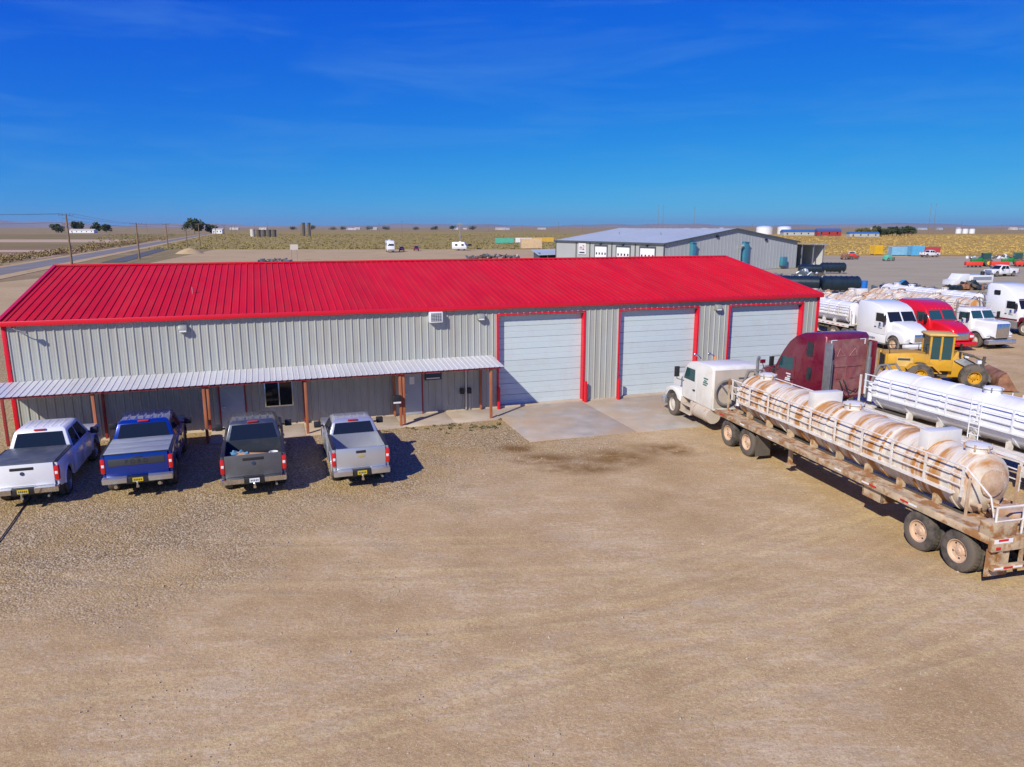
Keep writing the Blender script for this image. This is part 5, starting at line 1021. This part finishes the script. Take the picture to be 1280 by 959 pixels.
# ---------------------------------------------------------------- campers and cars
def camper(label, loc, rz, L=8.0, h=3.3, front=True):
    t = thing('camper', label, 'camper', loc, rz, 'campers on the dirt track'); m = M_WHITE
    MB().prism([(0, .55), (L, .55), (L, h*.55), (L-.5, h*.72), (L-.75, h-.12), (L-1.1, h), (.15, h), (0, h-.15)], -1.2, 1.2, .08).build('body', m, t, smooth=40)
    quad_panel(MB(), [(L, -1.15, h*.55), (L, 1.15, h*.55), (L-.5, 1.1, h*.72), (L-.5, -1.1, h*.72)], .05, .95, .02, .98, .02).build('windshield', M_GLASS, t)
    MB().box(L-.02, L+.06, -1.1, 1.1, .6, 1.0).build('bumper', M_CHROME, t)
    for s in (-1, 1):
        for x in (1.2, 3.6, 6.0): MB().box(x, x+.9, min(s*1.19, s*1.215), max(s*1.19, s*1.215), h*.55, h*.78).build('side_window', M_GLASS, t)
        MB().box(.2, L-.3, min(s*1.19, s*1.21), max(s*1.19, s*1.21), .85, .97).build('stripe', M_STEEL, t)
        for x in (2.0, L-1.4): put_wheel(t, WH_PK, x, s*1.0, .39, s)
    MB().box(2.5, 3.3, -.4, .4, h, h+.25).build('roof_unit', m, t, bevel=.05)
    return t
camper('white motorhome facing the workshop on the dirt track', (-43.3, 262, 0), R(-75), h=3.9)
camper('white and grey travel trailer parked beyond the motorhome', (-22.0, 277, 0), R(-10), L=5.5, h=3.0)
def car(label, loc, rz, col):
    t = thing('parked_car', label, 'car', loc, rz, 'cars by the motorhome'); m = mat('car_'+label.split()[0], col, .3, coat=.5)
    MB().prism([(0, .4), (.35, .4)]+arch(.85, .38, .38)[1:-1]+[(2.6, .36)]+arch(3.45, .38, .38)[1:-1]+[(4.3, .4), (4.4, .7), (4.2, .95), (3.3, 1.08), (0.05, 1.1)], -.9, .9, .06).build('body', m, t, smooth=40)
    MB().loft([[(.1, -.8, 1.08), (3.3, -.8, 1.08), (3.3, .8, 1.08), (.1, .8, 1.08)], [(.45, -.62, 1.66), (2.4, -.62, 1.66), (2.4, .62, 1.66), (.45, .62, 1.66)]]).build('cab_roof', m, t, bevel=.06)
    quad_panel(MB(), [(3.3, -.8, 1.08), (3.3, .8, 1.08), (2.4, .62, 1.66), (2.4, -.62, 1.66)], .06, .94, .08, .92, .01).build('windshield', M_GLASS, t)
    for s in (-1, 1):
        f = [(.1, s*.8, 1.08), (3.3, s*.8, 1.08), (2.4, s*.62, 1.66), (.45, s*.62, 1.66)]
        if s > 0: f = [f[1], f[0], f[3], f[2]]
        quad_panel(MB(), f, .12, .88, .12, .88, .01).build('side_window', M_GLASS, t)
        for x in (.85, 3.45): put_wheel(t, WH_PK, x, s*.78, .36, s)
    return t
car('dark red car next to the motorhome', (-39.5, 266.5, 0), R(-80), (.10, .03, .035))
car('maroon car parked apart from the motorhome', (-35.2, 275, 0), R(-85), (.16, .02, .05))
pickup('white pickup in front of the red shipping container', (118.0, 214.5, 0), R(15), M_WHITE, group='pickups on the far yard')
pickup('white pickup beside the red machinery at the shed end of the yard', (92.5, 203.0, 0), R(60), M_WHITE, group='pickups on the far yard')
pickup('white pickup facing the workshop in front of the green tractors', (88.8, 131.0, 0), R(-165), M_WHITE, group='pickups on the far yard', light=True)
sv_ = thing('service_truck', 'white service truck bed beyond the tall white tractor', 'truck', (66.5, 103.5, 0), R(-170)); MB().box(0, 3.6, -1.1, 1.1, .9, 1.9).build('service_body', M_WHITE, sv_, bevel=.04)
MB().prism([(3.7, .6), (6.2, .6), (6.2, 1.2), (5.4, 1.35), (4.9, 2.1), (3.7, 2.1)], -1.0, 1.0, .06).build('cab', M_WHITE, sv_); MB().box(.3, 3.2, -1.12, 1.12, 1.25, 1.7).build('locker', M_ALU, sv_); MB().cyl((1.2, .4, 1.9), (1.2, .4, 2.4), .25, n=12).build('drum', M_BLACK, sv_)
for x in (1.1, 5.2):
    for s in (-1, 1): put_wheel(sv_, WH_PK, x, s*.95, .39, s)
# ---------------------------------------------------------------- farm tractors and machinery
def farm_tractor(label, loc, rz, body=M_GREEN):
    t = thing('farm_tractor', label, 'tractor', loc, rz, 'green tractors in the yard')
    MB().prism([(1.0, .9), (3.2, .8), (3.3, 1.5), (1.0, 1.75)], -.4, .4, .06).build('hood', body, t); MB().box(-.4, 1.0, -.6, .6, .8, 1.6).build('body', body, t)
    c = MB().box(-.5, 1.0, -.7, .7, 1.6, 2.7).build('cab', M_GLASST, t); MB().box(-.65, 1.1, -.8, .8, 2.7, 2.88).build('cab_roof', body, c, bevel=.05)
    RW = WHEEL_FARM; FW = WHEEL_FARM2
    for s in (-1, 1): put_wheel(t, RW, 0, s*.95, .82, s); put_wheel(t, FW, 2.6, s*.85, .55, s)
    return t
M_RIMY = mat('yellow_rim', (.70, .52, .06), .5)
WHEEL_FARM = wheel_meshes('farm_rear', .82, .5, .45, M_RIMY); WHEEL_FARM2 = wheel_meshes('farm_front', .55, .35, .28, M_RIMY)
farm_tractor('green tractor with cream wheel disc and red implement boxes', (104.5, 163.5, 0), R(170))
farm_tractor('green tractor with raised cab behind the red implements', (112.5, 165.0, 0), R(160))
farm_tractor('green and yellow tractor standing at the end of the yard', (121.5, 172.0, 0), R(-120))
for x, y, L_ in ((101.0, 159.5, 3.4), (107.0, 160.0, 3.6), (113.0, 162.0, 3.0)):
    o = thing('red_implement', 'red boxed farm implement lying in front of the green tractors', 'implement', (x, y, 0), R(172), 'red implements'); MB().box(0, L_, -.5, .5, .35, 1.15).build('box', M_ORANGE, o, bevel=.04)
    for k in range(4): MB().box(.2+k*.8, .3+k*.8, -.55, .55, 0, .36).build('tine', M_STEEL, o)
for i, (x, y, m_, lab) in enumerate(((90.5, 199.5, M_ORANGE, 'red low machine parked by the open shed'), (88.0, 198.0, M_BUCKET, 'rusty brown machine parked by the open shed'), (95.5, 190.5, cm('mint', (.10, .42, .30)), 'mint green drill rig lying at the yard edge'))):
    o = thing('machine', lab, 'machine', (x, y, 0), R(20)); MB().prism([(0, .3), (2.6, .3), (2.8, .9), (1.6, 1.0), (1.3, 1.5), (.5, 1.5), (0, 1.0)], -.7, .7, .04).build('body', m_, o)
    for xx in (.5, 2.1):
        for s in (-1, 1): put_wheel(o, WH_PK, xx, s*.8, .36, s)
# ---------------------------------------------------------------- black tanks, scrap, drums in the near yard
def lying_tank(label, loc, rz, L, r, m, grp='black tanks in the yard'):
    t = thing('lying_tank', label, 'tank', loc, rz, grp); N = 20; z = r+.25
    ring = lambda x, rr: [(x, rr*math.cos(2*math.pi*i/N), z+rr*math.sin(2*math.pi*i/N)) for i in range(N)]
    tk = MB().loft([ring(0, .1), ring(.05, r*.7), ring(.3, r), ring(L-.3, r), ring(L-.05, r*.7), ring(L, .1)]).build('shell', m, t, smooth=40)
    n = int(L/.7)
    for k in range(n): x = .5+k*(L-1)/(n-1); MB().lathe([(r-.02, -.08), (r+.05, -.06), (r+.05, .06), (r-.02, .08)], (x, 0, z), 'x', N).build('rib', m, tk)
    for x in (.8, L-.8): MB().box(x-.15, x+.15, -r*.8, r*.8, 0, .5).build('skid', M_STEEL, t)
    return t
yt = R(-22)
lying_tank('long black ribbed tank lying behind the workshop gable', (33.0, 99.5, 0), yt+R(6), 8.0, .92, M_TANKB)
lying_tank('black ribbed tank with rounded end beside a wire hoop', (40.6, 97.0, 0), yt+R(14), 4.9, .95, M_TANKB)
lying_tank('small black tank lying by the warehouse corner', (51.5, 133.5, 0), R(-12), 4.2, .8, M_TANKB)
lying_tank('small black tank lying on the open yard', (57.5, 138.5, 0), R(-8), 4.6, .85, M_TANKB)
mb = MB(); rr = random.Random(9)
def heap(name, label, cx, cy, sx, sy, n, ms, cat='scrap heap'):
    t = thing(name, label, cat, (cx, cy, 0), 0, 'scrap heaps in the yard')
    for m_ in ms:
        mb = MB()
        for k in range(n):
            x, y = rr.uniform(-sx, sx), rr.uniform(-sy, sy); hh = .9*(1-(x/sx)**2*.6)
            mb.at(Matrix.Translation((x, y, rr.uniform(.1, hh))) @ Matrix.Rotation(rr.uniform(0, 6), 4, (rr.uniform(-.4, .4), rr.uniform(-.4, .4), 1)))
            a, b, c = rr.uniform(.2, .9), rr.uniform(.15, .5), rr.uniform(.08, .35)
            if rr.random() < .4: mb.cyl((-a, 0, 0), (a, 0, 0), c*.6, n=8)
            else: mb.box(-a, a, -b, b, -c, c)
        mb.build('debris', m_, t)
    return t
M_TARP = mat('tarp_grey', (.10, .13, .14), .6, var=.3)
heap('scrap_heap', 'long heap of dark hoses and tarps behind the parked trailers', 52.5, 98.5, 3.6, 1.2, 26, (M_TARP, M_TANKB, M_UNDER))
heap('scrap_heap', 'heap of dark pipe fittings behind the day-cab truck', 62.5, 102.0, 2.2, 1.0, 16, (M_TANKB, M_UNDER, M_BUCKET))
heap('scrap_heap', 'untidy heap of white bags and dark scrap at the warehouse corner', 49.8, 125.0, 2.4, 1.2, 14, (M_PLATEW, M_TARP, M_UNDER))
heap('scrap_heap', 'heap of steel parts behind the red roof edge', 42.5, 118.0, 3.5, 1.0, 16, (M_STEEL, M_UNDER, M_TARP))
heap('scrap_heap', 'strewn pallets and parts along the far yard edge', 138.0, 205.0, 12, 1.2, 22, (M_BUCKET, M_PLATEW, M_TARP))
heap('scrap_heap', 'row of dark steel frames behind the workshop ridge', -5.0, 205.0, 7.5, 1.0, 26, (M_UNDER, M_STEEL, M_TARP))
heap('scrap_heap', 'grey scrap on the bare ground behind the workshop', -58.0, 182.0, 4.0, 1.0, 10, (M_STEEL, M_TARP, M_UNDER))
o = thing('drum', 'bright blue steel drum beside the black tanks', 'drum', (48.2, 101.0, 0)); MB().lathe([(.01, 0), (.42, 0), (.42, .4), (.45, .42), (.42, .44), (.42, .8), (.45, .82), (.42, .84), (.42, 1.25), (.01, 1.25)], axis='z', n=18).build('body', cm('drum_blue', (.02, .16, .55), .4), o)
o = thing('round_tank', 'small glossy blue round tank among the scrap', 'tank', (52.8, 99.6, 0)); MB().ball((0, 0, .75), .7, 16, 10).build('body', cm('ball_blue', (.02, .20, .42), .25), o); MB().cyl((0, 0, 0), (0, 0, .3), .4, n=12).build('foot', M_STEEL, o)
# ---------------------------------------------------------------- utility poles and wires
def pole(label, x, y, h, arms=2, rz=0.0, group='utility poles along the road', lean=0):
    t = thing('utility_pole', label, 'utility pole', (x, y, 0), rz, group)
    MB().cyl((0, 0, -.3), (lean, 0, h), .25, .16, n=10).build('pole', M_POLE, t)
    tops = []
    for k in range(arms):
        z = h-.35-k*1.9; w = 1.5 if k == 0 else .9
        a = MB().box(-w, w, -.06, .06, z-.07, z+.07).build('cross_arm', M_POLE, t)
        for s in (-1, -.5, .5, 1): MB().cyl((s*w*.93, 0, z+.07), (s*w*.93, 0, z+.28), .05, n=6).build('insulator', M_WIRE, a)
    return t
PL = [(-98.4, 166, 11.3, 2), (-100.2, 200, 9.6, 1), (-124.5, 286, 7.0, 1), (-137, 297, 9.8, 1), (-139.6, 334, 10.1, 1), (-178, 450, 10, 1), (-215, 560, 10, 1), (-262, 700, 10, 1), (-318, 860, 10.5, 1)]
for i, (x, y, h, a) in enumerate(PL): pole(('stout wooden utility pole with two cross arms beside the near road', 'wooden utility pole with one cross arm standing by the side drive')[i] if i < 2 else 'slim utility pole in the receding roadside line', x, y, h, a, R(20))
rp = random.Random(12)
for i in range(34):
    x = -900+i*70+rp.uniform(-20, 20); y = rp.uniform(900, 1500); pole('distant power line pole on the plain', x, y, rp.uniform(11, 17), 1, R(rp.uniform(-20, 20)), 'distant power line poles')
for i, (x, y, h) in enumerate(((175, 900, 34), (181, 900, 34), (228, 940, 33), (500, 900, 36), (506, 900, 36), (905, 1100, 36), (915, 1100, 36))): pole('tall slim mast rising above the horizon', x, y, h, 1, 0, 'tall masts on the plain')
def wire(p, q, sag):
    n = 14; pts = []
    for i in range(n+1):
        f = i/n; v = Vector(p)*(1-f)+Vector(q)*f; v.z -= sag*4*f*(1-f); pts.append(tuple(v))
    return MB().sweep(pts, .022, 5).build('power_line', M_WIRE)
WL = []
for dx, dz in ((-1.4, 0), (1.4, 0), (-.8, -1.9)):
    for (a, b) in ((0, 3), (3, 4), (4, 5), (5, 6), (6, 7)):
        pa, pb = PL[a], PL[b]; w_ = wire((pa[0]+dx, pa[1]+dx*.3, pa[2]+.0+max(dz, -1.0)), (pb[0]+dx, pb[1]+dx*.3, pb[2]+max(dz, -.6)), 1.1); tag(w_, 'thin power line strung between the roadside poles', 'power line', 'power lines along the road')
    w_ = wire((PL[0][0]+dx, PL[0][1], PL[0][2]+dz), (-170+dx, 95, 14+dz), 1.6); tag(w_, 'thin power line running from the stout pole out to the open field', 'power line', 'power lines to the field')
# ---------------------------------------------------------------- far structures
def tank_v(label, x, y, r, h, m):
    t = thing('storage_tank', label, 'storage tank', (x, y, 0), 0, 'storage tanks'); MB().lathe([(r, 0), (r, h), (r*.6, h+r*.12), (.05, h+r*.16)], axis='z', n=28).build('shell', m, t, smooth=30)
    MB().lathe([(r, h-.3), (r+.15, h-.2), (r+.15, h), (r, h+.05)], axis='z', n=28).build('rim', m, t); MB().box(r, r+.3, -.4, .4, 0, h).build('ladder', M_STEEL, t)
tank_v('big white storage tank on the plain, nearer the warehouse', 303, 900, 9.5, 8.5, M_WHITE); tank_v('big white storage tank on the plain, next to the blue-roofed sheds', 329, 905, 8.3, 8.5, M_WHITE)
for i in range(4): tank_v('slim dark tank in the tank battery beyond the scrub', -226+i*4.6, 668, 1.9, 6.0, M_UNDER)
tank_v('pale tank at the end of the tank battery', -231.5, 668, 2.0, 6.6, M_RIMW)
tank_v('tall dark treater column beyond the scrub', -203, 730, 1.5, 12.5, M_UNDER); tank_v('tall dark treater column beyond the scrub', -197.5, 730, 1.5, 12.5, M_UNDER)
for i in range(3): tank_v('small white tank far out on the golden plain', 596+i*9, 1000, 3.6, 6, M_WHITE)
def house(label, x, y, w, d, h, wm, rm, rz=0, nw=3, cat='building'):
    t = thing('house', label, cat, (x, y, 0), rz, 'far buildings')
    MB().box(0, w, 0, d, 0, h).build('wall', wm, t)
    MB().add([(-.4,-.4,h),(w+.4,-.4,h),(w+.4,d/2,h+d*.18),(-.4,d/2,h+d*.18),(-.4,d+.4,h),(w+.4,d+.4,h)], [(0,1,2,3),(3,2,5,4),(0,3,4),(1,5,2)]).build('roof', rm, t, smooth=10)
    for k in range(nw): xx = (k+.5)*w/nw; MB().box(xx-.6, xx+.6, -.06, .0, h*.35, h*.75).build('window', M_GLASS, t)
    MB().box(w*.1, w*.1+1, -.07, 0, 0, h*.7).build('door', M_B2TRIM, t)
M_BLUER = cm('blue_roof', (.05, .14, .32), .4)
house('long white farm building beside dark trees', -650, 1100, 36, 10, 4, M_WHITE, M_RIMW, nw=5)
house('white roadside house beside the round tree', -400, 1000, 13, 9, 5, M_WHITE, M_RIMW)
house('long shed with blue roof on the plain below the storage tanks', 283, 780, 36, 14, 3.5, M_B2WALL, M_BLUER, R(-4), 5)
house('blue-roofed shed with a red front on the plain', 300, 735, 22, 12, 5, M_REDST, M_BLUER, R(-8), 3)
house('low blue-roofed shed beside the tree row', 300, 665, 26, 8, 3, M_B2WALL, M_BLUER, R(-2), 4)
for i in range(26):
    x = rp.uniform(-1500, 2600); y = rp.uniform(2100, 2900); house('tiny pale building on the horizon', x, y, rp.uniform(10, 34), 12, rp.uniform(3, 6), (M_RIMW, M_B2WALL, M_CABTAN)[i % 3], (M_RIMW, M_B2ROOF)[i % 2], 0, 2)
# light mast and notice board
o = thing('light_tower', 'slim pale light mast beside the travel trailer', 'light tower', (-19.6, 282, 0)); MB().cyl((0, 0, 0), (0, 0, 9.5), .16, .1, n=8).build('mast', M_ALU, o); MB().box(-1.0, 1.0, -.2, .2, 9.3, 9.9).build('lamp_head', M_STEEL, o)
o = thing('notice_board', 'grey notice board on two legs behind the workshop', 'sign', (-57.0, 195, 0), R(15)); MB().box(-1.0, 1.0, -.05, .05, 2.6, 4.0).build('board', M_RIMW, o)
for s in (-1, 1): MB().box(s*.7-.06, s*.7+.06, -.05, .05, 0, 2.65).build('leg', M_STEEL, o)
o = thing('mound', 'pale heap of dirt beside the road', 'dirt mound', (-106, 245, 0)); MB().lathe([(4.5, -.1), (3.4, .6), (1.8, 1.3), (.6, 1.7), (.02, 1.8)], axis='z', n=14).build('heap', M_TAN, o)
# ---------------------------------------------------------------- vegetation
def leaf_clump(mb, c, r, n, rnd, flat=1.0, ls=.3):
    for _ in range(n):
        d = Vector((rnd.gauss(0, 1), rnd.gauss(0, 1), rnd.gauss(0, 1))).normalized()*r*rnd.random()**.4; d.z *= flat
        p = Vector(c)+d; a = Vector((rnd.gauss(0, 1), rnd.gauss(0, 1), rnd.gauss(0, 1))).normalized(); b = a.orthogonal().normalized(); s = ls*rnd.uniform(.6, 1.3)
        mb.v += [tuple(p+a*s), tuple(p+b*s*.7), tuple(p-a*s), tuple(p-b*s*.7)]; k = len(mb.v); mb.f.append((k-4, k-3, k-2, k-1))
def fol(name, cols, vs=.6):
    return ramp_mat(name, vs, [(0.3+.2*i, c) for i, c in enumerate(cols)], rough=.8, detail=4)
M_LEAFD = fol('dark_leaves', [(.030, .045, .022), (.055, .075, .032), (.085, .095, .04)])
M_LEAFO = fol('olive_leaves', [(.07, .075, .025), (.13, .12, .035), (.20, .16, .05)])
M_BRUSH = fol('dry_brush', [(.16, .13, .055), (.32, .23, .10), (.24, .20, .08)], .25)
M_SCR = fol('scrub_leaves', [(.15, .14, .05), (.33, .26, .085), (.24, .22, .075)], .05)
M_GOLDL = fol('golden_tufts', [(.34, .22, .06), (.56, .38, .10), (.28, .22, .07)], .05)
def tree(label, x, y, h, r, m, seed, group='far trees'):
    rnd = random.Random(seed); t = thing('tree', label, 'tree', (x, y, 0), 0, group)
    tk = MB().cyl((0, 0, 0), (0, 0, h*.5), h*.035, h*.02, n=7)
    cr = MB()
    for k in range(13):
        a = rnd.uniform(0, 6.28); q = rnd.uniform(.2, .75)*r; z = rnd.uniform(.38, .88)*h; tk.cyl((0, 0, h*.3), (q*math.cos(a), q*math.sin(a), z), h*.014, h*.006, n=5)
        leaf_clump(cr, (q*math.cos(a), q*math.sin(a), z), r*rnd.uniform(.38, .6), 70, rnd, .8, h*.075)
    tk.build('trunk', M_POLE, t); cr.build('crown', m, t, smooth=10)
for i, (x, y, h, r) in enumerate(((-700, 1150, 13, 9), (-672, 1160, 16, 9), (-640, 1155, 15, 8), (-622, 1150, 13, 8), (-690, 1140, 9, 9))): tree('dark tree behind the long farm building', x, y, h, r, M_LEAFD, i)
tree('big round dark tree beside the white roadside house', -428, 1010, 19, 14, M_LEAFD, 21); tree('smaller dark tree beside the white roadside house', -412, 1025, 12, 9, M_LEAFD, 22)
for i in range(14): tree('olive tree in the row beside the blue-roofed sheds', 316+i*5.5, 680+i*3.5, 7+rp.uniform(-1, 3), 4.5, M_LEAFO if i < 4 else M_LEAFD, 40+i, 'tree row on the plain')
for i in range(10): tree('distant tree in the dark belt on the horizon', -680+i*62+rp.uniform(-15, 15), 2300+rp.uniform(-80, 80), 9+rp.uniform(-2, 4), 13, M_LEAFD, 60+i, 'tree belt on the horizon')
rnd = random.Random(31); mb = MB()
for i in range(420):      # roadside brush
    s = rnd.uniform(-60, 420); o_ = rnd.gauss(-12.5, 2.2); p = RO+RD*s+RN*o_; hh = rnd.uniform(.7, 1.6)
    leaf_clump(mb, (p.x, p.y, hh*.5), hh, 34, rnd, .65, .26)
tag(mb.build('roadside_brush', M_BRUSH, smooth=10), 'dense dry brush growing along the far side of the road', 'brush', kind='stuff')
mb = MB()
for i in range(3000):     # scrub on the plain
    y = 292+rnd.random()**1.6*620; x = rnd.uniform(-.52*y-20, .06*y+10)
    p = Vector((x, y)); off = (p-RO).dot(RN)
    if -18 < off < 9 or (x < -150 and y < 340): continue
    hh = rnd.uniform(.25, .8)*(1+y/900); leaf_clump(mb, (x, y, hh*.15), hh*1.2, 9, rnd, .35, .22*(1+y/900))
tag(mb.build('scrub', M_SCR, smooth=10), 'olive and yellow desert scrub covering the plain', 'scrub', kind='stuff')
mb = MB()
for i in range(2600):
    y = 236+rnd.random()**1.5*560; x = rnd.uniform(.34*y, .80*y)
    if y < 262 and x < 75 or y < 232-(x-75)*.07: continue
    hh = rnd.uniform(.25, .7)*(1+y/900); leaf_clump(mb, (x, y, hh*.15), hh*1.2, 9, rnd, .35, .22*(1+y/900))
tag(mb.build('golden_scrub', M_GOLDL, smooth=10), 'golden dry tufts covering the plain beyond the yard', 'scrub', kind='stuff')
mb = MB()
for i in range(46):       # weeds along the walk and building foot
    a, p_ = rnd.choice(((rnd.uniform(-9, -1.2), rnd.uniform(-2.9, -2.05)), (rnd.uniform(-4, -1.5), rnd.uniform(-3.6, -2.1))))
    q = Rm @ Vector((a, p_, 0)); leaf_clump(mb, (q.x, q.y, .03), .11, 14, rnd, .4, .035)
tag(mb.build('weeds', M_LEAFO, smooth=10), 'small green weeds sprouting at the edge of the walk', 'weeds', kind='stuff')
# the cable lying on the gravel by the white pickup
mb = MB().sweep([(-13.6, 17.6, .02), (-14.2, 19.2, .02), (-14.9, 21.0, .02), (-15.25, 22.0, .02)], .018, 6); tag(mb.build('cable', M_BLACK), 'black cable lying on the gravel behind the white pickup', 'cable')
# ================================================================== HAZE
HX = 34000
m = bpy.data.materials.new('haze'); m.use_nodes = True; m.node_tree.nodes.clear()
ho = m.node_tree.nodes.new('ShaderNodeOutputMaterial'); pv = m.node_tree.nodes.new('ShaderNodeVolumePrincipled')
pv.inputs['Color'].default_value = (0.55, 0.80, 1.0, 1); pv.inputs['Density'].default_value = 0.000021; pv.inputs['Anisotropy'].default_value = 0.2
m.node_tree.links.new(pv.outputs[0], ho.inputs['Volume'])
hz = MB().box(-HX, HX, -3500, 46500, -60, 420).build('haze', m); tag(hz, 'thin pale blue air haze over the plain', 'haze', kind='stuff')
S.cycles.volume_bounces = 0
